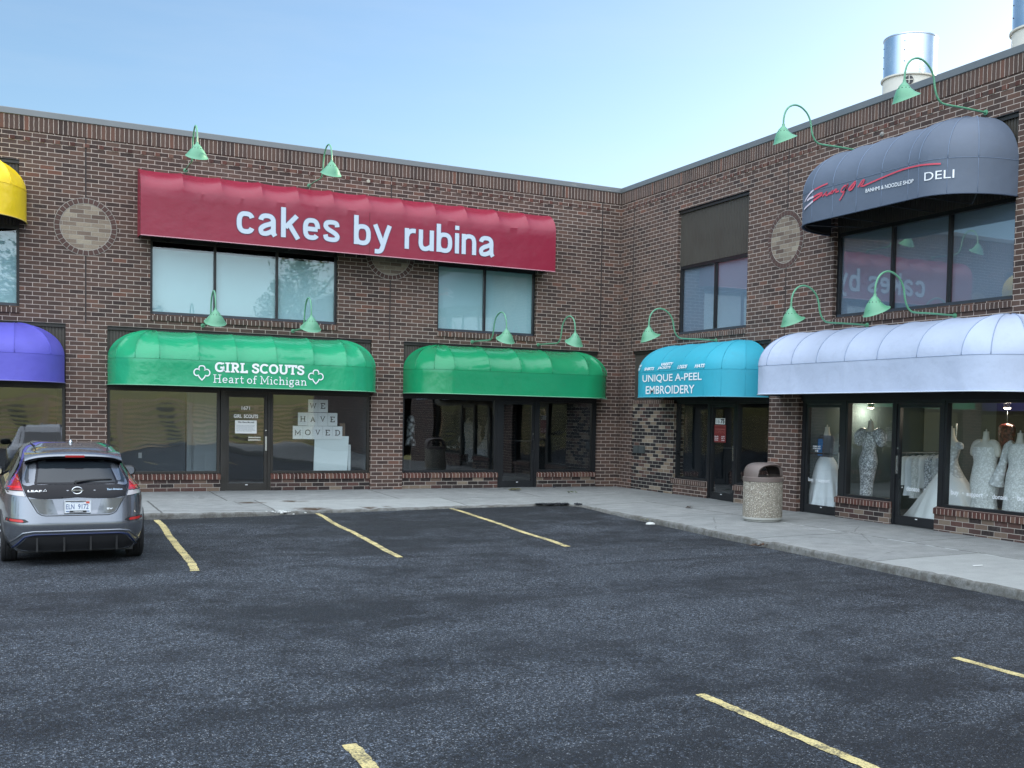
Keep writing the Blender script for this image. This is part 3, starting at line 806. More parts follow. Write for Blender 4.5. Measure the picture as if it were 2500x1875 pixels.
# bridal boutique
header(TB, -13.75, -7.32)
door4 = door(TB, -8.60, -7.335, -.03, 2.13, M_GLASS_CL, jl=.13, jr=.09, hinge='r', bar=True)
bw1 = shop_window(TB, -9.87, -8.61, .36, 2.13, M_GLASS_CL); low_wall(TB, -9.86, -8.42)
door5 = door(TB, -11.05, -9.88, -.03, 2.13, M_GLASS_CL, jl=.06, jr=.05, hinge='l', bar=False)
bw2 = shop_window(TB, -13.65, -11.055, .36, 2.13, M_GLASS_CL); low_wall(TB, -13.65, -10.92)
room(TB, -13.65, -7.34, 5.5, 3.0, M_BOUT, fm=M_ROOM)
# small fixtures
g = MB(); g.lathe([(.04,0), (.04,.03), (.03,.034)], n=20)
g.v = [(-6.465+p[0], -p[2], 6.885+p[1]) for p in g.v]
g.build('wall_cap', simple('cream cap', (.40,.37,.30), .6), plaza)
g = MB(); g.lathe([(.045,0), (.045,.02), (.02,.05)], n=16)
g.v = [(-p[2], -9.45+p[0], 6.78+p[1]) for p in g.v]
g.build('wall_cap', simple('grey cap', (.25,.24,.22), .6), plaza)
g = MB(); g.box(TB, -1.13, -.92, -.03, .035, .88, 1.065); g.box(TB, -1.39, -1.15, -.03, .02, .885, 1.06)
g.build('utility_box', simple('painted steel box', (.06,.07,.07), .5), plaza)

# ------------------------------------------------------------------ lettering tools (2D meshes)
def btext(body, off=0.0):
    c = bpy.data.curves.new('t', 'FONT'); c.body = body; c.offset = off; c.resolution_u = 5
    o = bpy.data.objects.new('t', c); COL.objects.link(o)
    dg = bpy.context.evaluated_depsgraph_get()
    me = bpy.data.meshes.new_from_object(o.evaluated_get(dg))
    vs = [(v.co.x, v.co.y, 0.0) for v in me.vertices]; fs = [tuple(p.vertices) for p in me.polygons]
    bpy.data.objects.remove(o); bpy.data.curves.remove(c); bpy.data.meshes.remove(me)
    return vs, fs
def fit(vf, w=None, h=None, ref=None):
    """move to origin and scale to the wanted width and height"""
    vs, fs = vf
    x0 = min(v[0] for v in vs); x1 = max(v[0] for v in vs); y0 = min(v[1] for v in vs); y1 = max(v[1] for v in vs)
    sx = w/(x1-x0) if w else None; sy = h/(y1-y0) if h else None
    if sx is None: sx = sy
    if sy is None: sy = sx
    return [((v[0]-x0)*sx, (v[1]-y0)*sy, v[2]) for v in vs], fs
def ribbon(pts, w, lay=0.0):
    n = len(pts); P = [Vector((p[0], p[1])) for p in pts]; vs = []; fs = []
    for i, p in enumerate(P):
        a = (P[i]-P[i-1]).normalized() if i else (P[1]-P[0]).normalized()
        b = (P[i+1]-P[i]).normalized() if i < n-1 else a
        na, nb = Vector((-a.y, a.x)), Vector((-b.y, b.x))
        m = (na+nb)
        m = m.normalized() if m.length > 1e-6 else na
        k = w/2/max(.45, m.dot(na))
        q0, q1 = p+m*k, p-m*k
        vs += [(q0.x, q0.y, lay), (q1.x, q1.y, lay)]
    for i in range(n-1): fs.append((2*i, 2*i+1, 2*i+3, 2*i+2))
    return vs, fs
def join2(parts):
    vs, fs = [], []
    for v, f in parts:
        b = len(vs); vs += v; fs += [tuple(i+b for i in q) for q in f]
    return vs, fs
def arc(cx, cy, rx, ry, a0, a1, n=2.0, k=20):
    out = []
    for i in range(k+1):
        a = R(a0+(a1-a0)*i/k); c, s = math.cos(a), math.sin(a)
        out.append((cx+rx*math.copysign(abs(c)**(2/n), c), cy+ry*math.copysign(abs(s)**(2/n), s)))
    return out
def cm2(pts, k=6): return [(p.x, p.y) for p in catmull([(a, b, 0) for a, b in pts], k)]
def strokes(text, glyphs, w, gap, space, ws=None, only=None):
    """glyphs: char -> (advance, [polylines], [serif bars])"""
    parts = []; x = 0; word = 0
    for ch in text:
        if ch == ' ': x += space; word += 1; continue
        adv, lines = glyphs[ch][:2]
        if only is not None and word != only: x += adv+gap; continue
        for i, l in enumerate(lines):
            parts.append(ribbon([(x+a, b) for a, b in l], w, i*.0007))
        if len(glyphs[ch]) > 2:
            for j, (a, b, c) in enumerate(glyphs[ch][2]):
                parts.append(ribbon([(x+a, b), (x+c, b)], ws or w*.85, .0007*(len(lines)+j)))
        x += adv+gap
    return join2(parts)
# condensed rounded sans for the red awning (x height 1)
SANS = {
 'c': (.79, [arc(.395,.5,.285,.40,28,332,2.7,28)]),
 'a': (.86, [arc(.385,.64,.27,.26,172,0,2.5,14)+[(.655,.3),(.665,.12),(.74,.01)], cm2([(.655,.62),(.5,.53),(.28,.44),(.13,.30),(.16,.12),(.32,.09),(.5,.16),(.655,.27)])]),
 'k': (.84, [[(.11,0),(.11,1.37)], [(.70,1.03),(.20,.46)], [(.36,.62),(.76,-.03)]]),
 'e': (.78, [[(.665,.50),(.12,.50)], arc(.39,.5,.275,.40,2,322,2.7,30)]),
 's': (.77, [cm2([(.645,.70),(.60,.86),(.39,.905),(.18,.86),(.125,.71),(.22,.58),(.40,.48),(.58,.37),(.655,.24),(.58,.12),(.38,.095),(.17,.14),(.11,.31)])]),
 'b': (.80, [[(.11,.0),(.11,1.37)], arc(.40,.47,.285,.39,180,-180,2.6,32)]),
 'y': (.84, [[(.07,1.02),(.44,.10)], cm2([(.76,1.02),(.60,.55),(.44,.02),(.36,-.18),(.24,-.25),(.06,-.25)])]),
 'r': (.56, [[(.11,0),(.11,1.0)], cm2([(.11,.60),(.20,.80),(.36,.89),(.54,.89)])]),
 'u': (.76, [cm2([(.11,1.0),(.11,.62),(.11,.30),(.20,.11),(.37,.085),(.54,.16),(.64,.26)]), [(.65,1.0),(.65,0)]]),
 'i': (.22, [[(.11,0),(.11,1.0)], [(.11,1.16),(.11,1.37)]]),
 'n': (.76, [[(.11,0),(.11,1.0)], cm2([(.11,.74),(.24,.87),(.42,.905),(.58,.83),(.64,.65),(.645,.35),(.645,0)])]),
}
sb = lambda x, y, h=.17: (x-h, y, x+h)
SLAB = {
 'G': (.92, [arc(.46,.5,.36,.42,48,360,2.2,26)+[(.82,.10)], [(.50,.46),(.90,.46)]], [(.72,.90,.86)]),
 'I': (.46, [[(.23,.06),(.23,.94)]], [sb(.23,.06,.21), sb(.23,.94,.21)]),
 'R': (.86, [[(.24,.06),(.24,.94)], [(.24,.92),(.48,.92)]+arc(.50,.70,.20,.22,90,-90,2,10)+[(.24,.48)], [(.46,.46),(.70,.07)]], [sb(.22,.06,.2), (.02,.94,.3), (.60,.06,.84)]),
 'L': (.74, [[(.24,.06),(.24,.94)], [(.04,.07),(.66,.07),(.66,.26)]], [sb(.24,.94,.2)]),
 'S': (.74, [cm2([(.62,.70),(.58,.86),(.37,.92),(.17,.84),(.15,.66),(.35,.54),(.56,.42),(.61,.24),(.48,.09),(.32,.08),(.14,.15),(.10,.33)])]),
 'C': (.84, [arc(.46,.5,.36,.42,45,315,2.2,26)], [(.66,.86,.80)]),
 'O': (.92, [arc(.46,.5,.36,.42,0,360,2.2,30)]),
 'U': (.94, [cm2([(.20,.94),(.20,.5),(.22,.24),(.34,.10),(.48,.08),(.62,.10),(.74,.24),(.76,.5),(.76,.94)])], [sb(.2,.94,.18), sb(.76,.94,.18)]),
 'T': (.80, [[(.40,.06),(.40,.92)], [(.06,.70),(.06,.92),(.74,.92),(.74,.70)]], [sb(.40,.06,.18)]),
 'H': (.98, [[(.22,.04),(.22,.96)], [(.76,.04),(.76,.96)], [(.22,.5),(.76,.5)]], [sb(.22,.04), sb(.22,.96), sb(.76,.04), sb(.76,.96)]),
 'M': (1.1, [[(.2,.04),(.2,.96),(.55,.25),(.90,.96),(.90,.04)]], [sb(.2,.04), sb(.90,.04), (.03,.96,.22), (.88,.96,1.07)]),
 'W': (1.2, [[(.16,.96),(.38,.05),(.60,.90),(.82,.05),(1.04,.96)]], [sb(.16,.96,.15), sb(1.04,.96,.15)]),
 'E': (.80, [[(.22,.04),(.22,.96)], [(.05,.05),(.68,.05),(.70,.26)], [(.05,.95),(.66,.95),(.66,.74)], [(.22,.5),(.50,.5)]]),
 'A': (.94, [[(.16,.04),(.47,.98),(.78,.04)], [(.28,.36),(.66,.36)]], [sb(.16,.04,.15), sb(.78,.04,.15)]),
 'V': (.94, [[(.16,.96),(.47,.02),(.78,.96)]], [sb(.16,.96,.15), sb(.78,.96,.15)]),
 'D': (.90, [[(.22,.04),(.22,.96)], [(.05,.95),(.40,.95)]+arc(.42,.5,.34,.45,90,-90,2.2,16)+[(.05,.05)]]),
 'e': (.66, [[(.10,.34),(.56,.34)], arc(.33,.33,.23,.28,2,318,2.1,22)]),
 'a': (.66, [cm2([(.12,.50),(.20,.61),(.36,.62),(.46,.52),(.46,.3),(.47,.08),(.60,.05)]), cm2([(.46,.36),(.28,.36),(.11,.25),(.14,.09),(.28,.05),(.46,.16)])]),
 'r': (.54, [[(.18,.04),(.18,.60)], cm2([(.18,.40),(.27,.55),(.40,.61),(.50,.60)])], [sb(.18,.04,.15), (.04,.60,.18)]),
 't': (.44, [cm2([(.2,.88),(.2,.6),(.2,.2),(.24,.07),(.36,.06),(.42,.12)]), [(.05,.60),(.42,.60)]]),
 'o': (.66, [arc(.33,.33,.23,.28,0,360,2.1,24)]),
 'f': (.46, [cm2([(.46,.90),(.36,.96),(.24,.90),(.20,.74),(.20,.4),(.20,.04)]), [(.05,.60),(.42,.60)]], [sb(.2,.04,.15)]),
 'i': (.36, [[(.19,.04),(.19,.60)], [(.18,.80),(.18,.92)]], [sb(.19,.04,.15), (.04,.60,.19)]),
 'c': (.60, [arc(.33,.33,.23,.28,45,315,2.1,22)]),
 'h': (.74, [[(.17,.04),(.17,.96)], cm2([(.17,.42),(.28,.57),(.42,.60),(.53,.52),(.56,.36),(.56,.04)])], [sb(.17,.04,.14), (.03,.96,.17), sb(.56,.04,.14)]),
 'n': (.74, [[(.17,.04),(.17,.60)], cm2([(.17,.42),(.28,.57),(.42,.60),(.53,.52),(.56,.36),(.56,.04)])], [sb(.17,.04,.14), (.03,.60,.17), sb(.56,.04,.14)]),
 'g': (.66, [arc(.31,.40,.19,.20,0,360,2,20), cm2([(.44,.54),(.52,.60),(.62,.60)]), cm2([(.20,.22),(.14,.13),(.24,.06),(.46,.03),(.54,-.08),(.46,-.21),(.28,-.24),(.12,-.18),(.10,-.06),(.20,.05)])]),
}

# ------------------------------------------------------------------ awnings
class Awning:
    def __init__(s, T, u0, u1, zb, zv, zt, D, Rr, sag=.035):
        s.T, s.u0, s.u1, s.zb, s.zv, s.zt, s.D, s.R, s.sag = T, u0, u1, zb, zv, zt, D, Rr, sag
    def plan(s, q):
        """q in u units along the unrolled front; returns base point (u, d) and apex u"""
        a, b = s.u0+s.R, s.u1-s.R
        L = 1.5708*(s.R+s.D)/2
        if q < a:
            t = max(0, 1-(a-q)/L)*math.pi/2
            return a-s.R*math.cos(t), s.D*math.sin(t), a
        if q > b:
            t = max(0, 1-(q-b)/L)*math.pi/2
            return b+s.R*math.cos(t), s.D*math.sin(t), b
        return q, s.D, q
    def at(s, q, t, eps=0.0, sag=0.0):
        """t = height above the hem measured along the cloth"""
        u, d, ap = s.plan(q)
        hv = s.zv-s.zb
        if t <= hv:
            du, dd = u-ap, d
            n = math.hypot(du, dd) or 1
            return s.T(u+du/n*eps, d+dd/n*eps, s.zb+t)
        arcL = 1.5708*(s.D+s.zt-s.zv)/2
        ph = min(1, (t-hv)/arcL)*math.pi/2
        c, sn = math.cos(ph)**.92, math.sin(ph)
        w = min(1, ph/.55)*(1 if ph < 1.2 else max(.0, 1-(ph-1.2)/.37*.8))
        k = 1+eps-sag*w*(.75 if abs(u-ap) < 1e-6 else 1.0)
        return s.T(ap+(u-ap)*c*k, d*c*k, s.zv+(s.zt-s.zv)*sn*(1+eps*.6-sag*w))
    def q_range(s):
        L = 1.5708*(s.R+s.D)/2
        return s.u0+s.R-L, s.u1-s.R+L
    def length_up(s): return (s.zv-s.zb)+1.5708*(s.D+s.zt-s.zv)/2
def make_awning(aw, ribs, name, label, mat, hem, group='fabric awnings over the shop fronts', seed=0, wave=.006, seam=None, vseam=False):
    rr = random.Random(seed)
    c0 = aw.T((aw.u0+aw.u1)/2, 0, aw.zb)
    root = thing(name, label, 'awning', c0, group)
    q0, q1 = aw.q_range()
    ribs = [q0]+sorted(ribs)+[q1]
    qs = []
    for a, b in zip(ribs, ribs[1:]):
        n = max(6, int((b-a)/.055)); amp = rr.uniform(.6, 1.25)
        for i in range(n):
            t = i/n; qs.append((lerp(a, b, t), math.sin(math.pi*t)**.6*amp if t > 0 else 0))
    qs.append((q1, 0))
    hv = aw.zv-aw.zb; Lu = aw.length_up()
    ts = [hv*i/6 for i in range(7)]+[hv+(Lu-hv)*i/18 for i in range(1, 19)]
    rows = []; inner = []
    for t in ts:
        row = []; ri = []
        for q, sg in qs:
            # slight slack of the cloth on the valance
            e = 0.0
            if 0 < t < hv: e = -wave*sg*math.sin(math.pi*t/hv)*(1+.6*math.sin(q*5+seed))
            row.append(aw.at(q, t, e, aw.sag*sg)); ri.append(aw.at(q, t, -.035, aw.sag*sg+.012))
        rows.append(row); inner.append(ri)
    g = MB(); g.grid(rows)
    o = g.build('canopy', mat, root, smooth=True)
    if True:
        me = o.data; me.set_sharp_from_angle(angle=R(24))
    g = MB(); g.grid(inner); g.build('inner_shell', M_UNDERSHADE, root, smooth=True)  # added inner shell, coloured as the shade under the cloth
    h = MB(); hp = [Vector(aw.at(q, .004, .008)) for q, sg in qs]
    h.tube(hp, .011, 6); h.build('hem', hem, root, smooth=True)
    sm = MB()
    for q in ribs[1:-1]:
        sm.tube([Vector(aw.at(q, hv+(Lu-hv)*i/20, .003)) for i in range(20)], .0065, 6); 
        if vseam: sm.tube([Vector(aw.at(q, hv*i/4, .002)) for i in range(5)], .004, 5)
    sm.tube([Vector(aw.at(q, hv, .002)) for q, sg in qs], .0045, 5)
    sm.build('seam', seam or mat, root, smooth=True)
    f = MB()
    inn = lambda q, t, e: aw.at(q, t, e)
    f.tube([Vector(aw.at(q, .03, -.05)) for q, sg in qs[::2]], .014, 6)
    for q in ribs[1:-1]:
        f.tube([Vector(aw.at(q, hv*.1+(Lu-hv*.1)*i/14, -.05)) for i in range(15)], .012, 6)
    for q in ribs[1:-1:2]:
        u, d, ap = aw.plan(q); f.tube([Vector(aw.T(u*.0+ap+(u-ap)*.95, d*.95, aw.zb+.03)), Vector(aw.T(ap, .0, aw.zb+.03))], .010, 6)
    f.build('frame', M_BLACKPL, root)
    return root
def put(aw_root, aw, vf, q, z, mat, name='lettering', eps=.012, mirror=1):
    """lay a 2D lettering mesh on the cloth; q = left edge along the front, z = height of its base above the hem"""
    vs, fs = vf; g = MB()
    g.v = [tuple(aw.at(q+mirror*v[0], z+v[1], eps+v[2])) for v in vs]; g.f = list(fs); g.m = [0]*len(fs)
    return g.build(name, mat, aw_root, recalc=False)
M_GREEN = fabric('green vinyl', (.022,.33,.155), .22, .45)
M_GREEN2 = fabric('deeper green vinyl', (.014,.26,.108), .20, .30)
M_PURPLE = fabric('purple canvas', (.115,.105,.50), .6, .35)
M_YELLOW = fabric('yellow vinyl', (.90,.62,.015), .38, .5)
M_RED = fabric('crimson vinyl', (.245,.012,.035), .33, .22)
M_TEAL = fabric('turquoise canvas', (.030,.35,.46), .6, .12)
M_PALE = fabric('pale grey blue canvas', (.45,.51,.64), .7, .40, .06)
M_SLATE = fabric('slate blue canvas', (.105,.130,.175), .6, .25)
HEM_G = simple('green hem', (.16,.42,.26), .5); HEM_P = simple('purple hem', (.18,.17,.42), .6)
HEM_Y = simple('yellow hem', (.75,.55,.12), .5); HEM_T = simple('turquoise hem', (.10,.36,.44), .6)
HEM_W = simple('pale hem', (.55,.60,.70), .6); HEM_S = simple('slate hem', (.06,.08,.12), .6); HEM_R = simple('pink hem', (.55,.26,.30), .5)

def corner_ribs(aw, n=2):
    L = 1.5708*(aw.R+aw.D)/2; a, b = aw.u0+aw.R, aw.u1-aw.R
    return [a-L*i/(n+1) for i in range(0, n+1)]+[b+L*i/(n+1) for i in range(0, n+1)]
# purple
aw = Awning(TA, -17.3, -12.55, 2.19, 2.72, 3.335, 1.0, .88, .05)
make_awning(aw, corner_ribs(aw, 1)+[-15.7,-14.9,-14.15], 'awning', 'purple canvas awning over the shop window at the far left', M_PURPLE, HEM_P, seed=1)
# yellow
aw = Awning(TA, -17.6, -13.215, 5.26, 5.86, 6.50, 1.15, .9, .09)
make_awning(aw, corner_ribs(aw, 1)+[-16,-15.2], 'awning', 'yellow awning high on the brick wall at the left edge', M_YELLOW, HEM_Y, seed=2)
# first green, with lettering
aw = Awning(TA, -11.775, -6.28, 2.185, 2.715, 3.325, 1.0, .88, .085)
gr = make_awning(aw, corner_ribs(aw, 2)+[-10.15,-9.42,-8.62,-7.86], 'awning', 'green awning with two white clover outlines beside two lines of white lettering', M_GREEN, HEM_G, seed=3)
put(gr, aw, fit(strokes('GIRL SCOUTS', SLAB, .205, .035, .36, .15), 1.79, .205), -9.855, .300, M_LETTER)
hm = fit(strokes('Heart of Michigan', SLAB, .095, .03, .30, .085), 1.87, None)
hm = ([(x, y*.94, l) for x, y, l in hm[0]], hm[1])
put(gr, aw, hm, -9.885, .038, M_LETTER)
def trefoil():
    half = cm2([(0,1.0),(.20,.97),(.33,.85),(.36,.68),(.33,.55)], 6)+cm2([(.36,.56),(.55,.62),(.78,.56),(.93,.36),(.93,.12),(.80,-.06),(.58,-.12),(.43,-.07)], 6)+cm2([(.42,-.09),(.30,-.30),(.15,-.46),(0,-.60)], 6)
    P = half+[(-x, y) for x, y in half[::-1]][1:]
    return ribbon(P, .135)
for q in (-10.265, -7.985): put(gr, aw, fit(trefoil(), .325, .315), q, .115, M_LETTER, 'trefoil_emblem')
# second green, plain
aw = Awning(TA, -5.60, -.47, 2.19, 2.735, 3.33, 1.0, .88, .075)
make_awning(aw, corner_ribs(aw, 2)+[-3.87,-3.1,-2.3], 'awning', 'plain green awning with no lettering, over the door nearest the inner corner', M_GREEN2, HEM_G, seed=4)
# turquoise
aw = Awning(TB, -6.34, -2.12, 2.20, 2.76, 3.40, 1.0, .88, .012)
tq = make_awning(aw, corner_ribs(aw, 2)+[-3.7,-4.6], 'awning', 'turquoise awning with white lettering, the word EMBROIDERY lowest', M_TEAL, HEM_T, seed=5, wave=.002, vseam=True)
put(tq, aw, fit(btext('UNIQUE A-PEEL', .012), 2.42, .185), -2.99, .312, M_LETTER, mirror=-1)
put(tq, aw, fit(btext('EMBROIDERY', .012), 2.0, .18), -3.145, .068, M_LETTER, mirror=-1)
for t, q, w, z, h in (('TEAM', -2.60, .27, .715, .075), ('WEAR', -2.52, .34, .615, .08), ('SHIRTS', -3.05, .46, .605, .085), ('VARSITY', -3.72, .55, .715, .085), ('JACKETS', -3.63, .58, .605, .09), ('LOGOS', -4.45, .40, .605, .10), ('HATS', -5.13, .40, .605, .095)):
    v, f = fit(btext(t, .035), w*.9, h)
    put(tq, aw, ([(x+.35*y, y, l) for x, y, l in v], f), q, z, M_LETTER, mirror=-1, eps=.016)
# pale
aw = Awning(TB, -13.3, -6.72, 2.225, 2.765, 3.43, 1.0, .88, .042)
make_awning(aw, corner_ribs(aw, 2)+[-8.35,-9.05,-9.8,-10.6,-11.5], 'awning', 'plain pale grey blue awning over the bridal gown windows', M_PALE, HEM_W, seed=6, wave=.014, seam=simple('pale seam', (.27,.34,.47), .7))
# slate, upper floor
aw = Awning(TB, -12.47, -8.1, 5.20, 5.74, 6.56, 1.15, .9, .018)
dl = make_awning(aw, [-9.0,-9.55,-10.15,-10.75,-11.35,-11.57,-12.1,-12.55,-8.5], 'awning', 'slate blue upper awning with red handwriting and the word DELI', M_SLATE, HEM_S, seed=7, wave=.003, vseam=True, seam=simple('slate seam', (.16,.21,.30), .6))
put(dl, aw, fit(btext('DELI', 0), .50, .125), -11.71, .235, M_LETTER, mirror=-1)
v, f = fit(btext('BANHMI & NOODLE SHOP', .012), 1.09, .062)
put(dl, aw, ([(x, y-.03*x, l) for x, y, l in v], f), -10.385, .278, M_LETTER, mirror=-1)
M_SCRIPT = simple('red script', (.62,.07,.11), .5); M_SCRIPTW = simple('pale script', (.66,.58,.66), .5)
def script(lines, w, mat, name):
    parts = []
    for i, l in enumerate(lines):
        l, ww = (l if isinstance(l, tuple) else (l, w))
        P = cm2([(-(y+8.7), z-5.20) for y, z in l], 6); parts.append(ribbon(P, ww, i*.0006))
    put(dl, aw, join2(parts), -8.7, 0, mat, name, .013, -1)
script([([(-9.07,5.755),(-9.25,5.79),(-9.42,5.81)], .03), ([(-9.05,5.63),(-9.16,5.655),(-9.27,5.66),(-9.26,5.63),(-9.16,5.60),(-9.04,5.565)], .034),
        [(-9.29,5.60),(-9.36,5.635),(-9.40,5.655),(-9.38,5.615),(-9.42,5.60),(-9.49,5.635)], [(-9.48,5.60),(-9.54,5.645),(-9.56,5.65),(-9.54,5.61),(-9.62,5.655),(-9.66,5.655),(-9.64,5.615),(-9.72,5.62)],
        [(-9.90,5.685),(-9.84,5.67),(-9.78,5.62),(-9.80,5.59),(-9.87,5.60),(-9.93,5.66),(-9.94,5.685),(-9.86,5.58),(-9.78,5.49),(-9.74,5.465)], ([(-9.96,5.60),(-10.05,5.66),(-10.13,5.70),(-10.12,5.66),(-10.05,5.60),(-9.98,5.59)], .034),
        [(-10.20,5.60),(-10.27,5.66),(-10.31,5.69),(-10.35,5.69),(-10.32,5.645),(-10.27,5.61),(-10.34,5.598),(-10.42,5.606)],
        ([(-10.40,5.605),(-10.82,5.655),(-11.20,5.69),(-11.55,5.69),(-12.0,5.66)], .024)], .026, M_SCRIPT, 'script_lettering')
script([([(-8.72,5.60),(-8.88,5.68),(-9.05,5.755)], .032), ([(-8.84,5.60),(-8.95,5.625),(-9.05,5.635)], .036), ([(-8.70,5.47),(-8.88,5.51),(-9.04,5.56)], .032)], .03, M_SCRIPTW, 'script_flourish')

# long red awning: straight ends, quarter-round top
rx0, rx1, RD = -11.22, -2.12, .66
root = thing('awning', 'long crimson awning with large pale lower case lettering, under two green lamps', 'awning', (-6.67, 0, 5.17), 'fabric awnings over the shop fronts')
ribs = [rx0,-10.42,-9.68,-8.87,-8.12,-7.38,-6.605,-5.83,-5.09,-4.34,-3.56,-2.83,rx1]
def red_pt(x, t, sg):
    # t 0..1 up the flat front, 1..2 over the curve to the wall
    if t <= 1: return (x, -RD+.004*sg*math.sin(math.pi*t), lerp(5.165, 6.085, t))
    ph = (t-1)*math.pi/2
    k = 1-.10*sg*math.sin(2*ph)
    return (x, -RD*math.cos(ph)*k, 6.085+.485*math.sin(ph)*(1-.14*sg*min(1, ph/.5)*(1 if ph < 1.25 else .4)))
rr = random.Random(5); xs2 = []
for a, b in zip(ribs, ribs[1:]):
    am = rr.uniform(.7, 1.3)
    for i in range(12): xs2.append((lerp(a, b, i/12), am*math.sin(math.pi*i/12)**.6 if i else 0))
xs2.append((rx1, 0))
ts = [i/6 for i in range(7)]+[1+i/10 for i in range(1, 11)]
g = MB(); g.grid([[red_pt(x, t, s_) for x, s_ in xs2] for t in ts])
for x, e in ((rx0, 1), (rx1, -1)):
    prof = [red_pt(x, t, 0) for t in ts]
    g.face([(p[0]+e*.004, p[1], p[2]) for p in prof]+[(x+e*.004, 0, 5.20)])
o = g.build('canopy', M_RED, root, smooth=True); o.data.set_sharp_from_angle(angle=R(24))
g = MB(); g.grid([[(x, min(-.01, red_pt(x, t, s_)[1]+.10), red_pt(x, t, s_)[2]-.03) for x, s_ in xs2[::4]] for t in ts[1:]]); g.build('inner_shell', M_UNDERSHADE, root)
g = MB(); g.box(TW, rx0, rx1, -RD-.006, -RD+.02, 5.155, 5.172); g.build('hem', HEM_R, root)
g = MB()
for x in (rx0+.05, -9.7, -8.2, -6.62, -5.1, -3.6, rx1-.05):
    g.tube([(x, -RD+.05, 5.19), (x, 0, 5.21)], .016, 6); g.tube([(x, -RD+.04, 5.19), (x, -RD+.04, 6.0)], .014, 6)
g.box(TW, rx0+.02, rx1-.02, -RD+.025, -RD+.055, 5.175, 5.205)
g.build('frame', M_BLACKPL, root)
g = MB(); g.box(TW, -6.612, -6.600, -RD-.005, -RD+.01, 5.18, 6.08); g.build('seam', simple('dark red seam', (.16,.008,.02), .5), root)

vs, fs = strokes('cakes by rubina', SANS, .205, .125, .52)
wx = max(v[0] for v in vs)-min(v[0] for v in vs); x0 = min(v[0] for v in vs)
def put_red(vs, fs, lay, mat, name):
    g = MB(); g.v = [(-9.39+(v[0]-x0)*5.71/wx, -RD-.006-lay-v[2]*.8, 5.372+v[1]*.455) for v in vs]; g.f = list(fs); g.m = [0]*len(fs)
    g.build(name, mat, root, recalc=False)
M_CAKE = simple('pale blue lettering', (.52,.59,.66), .5); M_EDGE = simple('letter outline', (.12,.09,.16), .5)
for wi in range(3):
    put_red(*strokes('cakes by rubina', SANS, .205, .125, .52, only=wi), .004, M_CAKE, 'lettering')
    put_red(*strokes('cakes by rubina', SANS, .255, .125, .52, only=wi), 0, M_EDGE, 'letter_outline')

# ------------------------------------------------------------------ gooseneck lamps
M_LAMP = simple('green lamp enamel', (.115,.32,.19), .38, var=.12, vscale=9)
M_LAMPIN = simple('pale lamp lining', (.50,.56,.50), .5)
M_BULB = simple('frosted bulb', (.6,.6,.55), .3)
lampA = thing('gooseneck_lamp', 'green gooseneck lamp', 'lamp', (0,0,0), 'green gooseneck lamps above the awnings')
pth = catmull([(0,0,0), (0,-.5,.0), (0,-.86,-.006), (0,-.97,.02), (0,-1.04,.09), (0,-1.085,.2), (0,-1.12,.36), (0,-1.19,.48), (0,-1.30,.56), (0,-1.40,.59), (0,-1.49,.585), (0,-1.585,.54), (0,-1.655,.46), (0,-1.69,.36), (0,-1.70,.28), (0,-1.70,.19)], 6)
g = MB(); g.tube(pth, .0160, 10); g.build('arm', M_LAMP, lampA, smooth=True)
g = MB(); g.tube([(0,0,0), (0,-.012,0)], .042, 16); g.tube([(0,-.012,0), (0,-.045,0)], .024, 12); g.build('wall_plate', M_LAMP, lampA)
def shade(prof, m=0):
    rows = []
    for r, z, k in prof:
        row = []
        for i in range(32):
            a = 2*math.pi*i/32; dx, dy = r*math.cos(a), r*math.sin(a)
            dy += .045*k                              # rim leans back to the wall
            row.append((dx, -1.70+dy, z+.46*k*dy))
        rows.append(row)
    return rows
outp = [(.024,.23,0), (.026,.195,0), (.045,.175,0), (.080,.135,0), (.086,.128,0), (.086,.116,0), (.094,.108,0), (.126,.070,.12), (.160,.020,.45), (.183,-.022,.8), (.198,-.052,1), (.210,-.066,1.0)]
g = MB(); g.grid(shade(outp), closed=True); sh = g.build('shade', M_LAMP, lampA, smooth=True)
inp = [(.205,-.068,1), (.192,-.055,1), (.177,-.025,.8), (.153,.015,.45), (.119,.062,.12), (.08,.10,0), (.02,.12,0)]
g = MB(); g.grid(shade(inp), closed=True); g.build('shade_lining', M_LAMPIN, sh, smooth=True)
g = MB(); g.lathe([(.012,.10), (.03,.08), (.042,.04), (.036,.005), (.01,-.012)], (0,-1.69,0), 14); g.build('bulb', M_BULB, sh, smooth=True)
g = MB()
for i in range(12):
    a = 2*math.pi*i/12; c, s_ = math.cos(a), math.sin(a); rr_ = .1065
    g.tube([(rr_*c*.9, -1.70+rr_*s_*.9, .0885), (rr_*c*1.02, -1.70+rr_*s_*1.02, .092)], .0085, 8)
g.build('vent_hole', M_BLACKPL, sh)
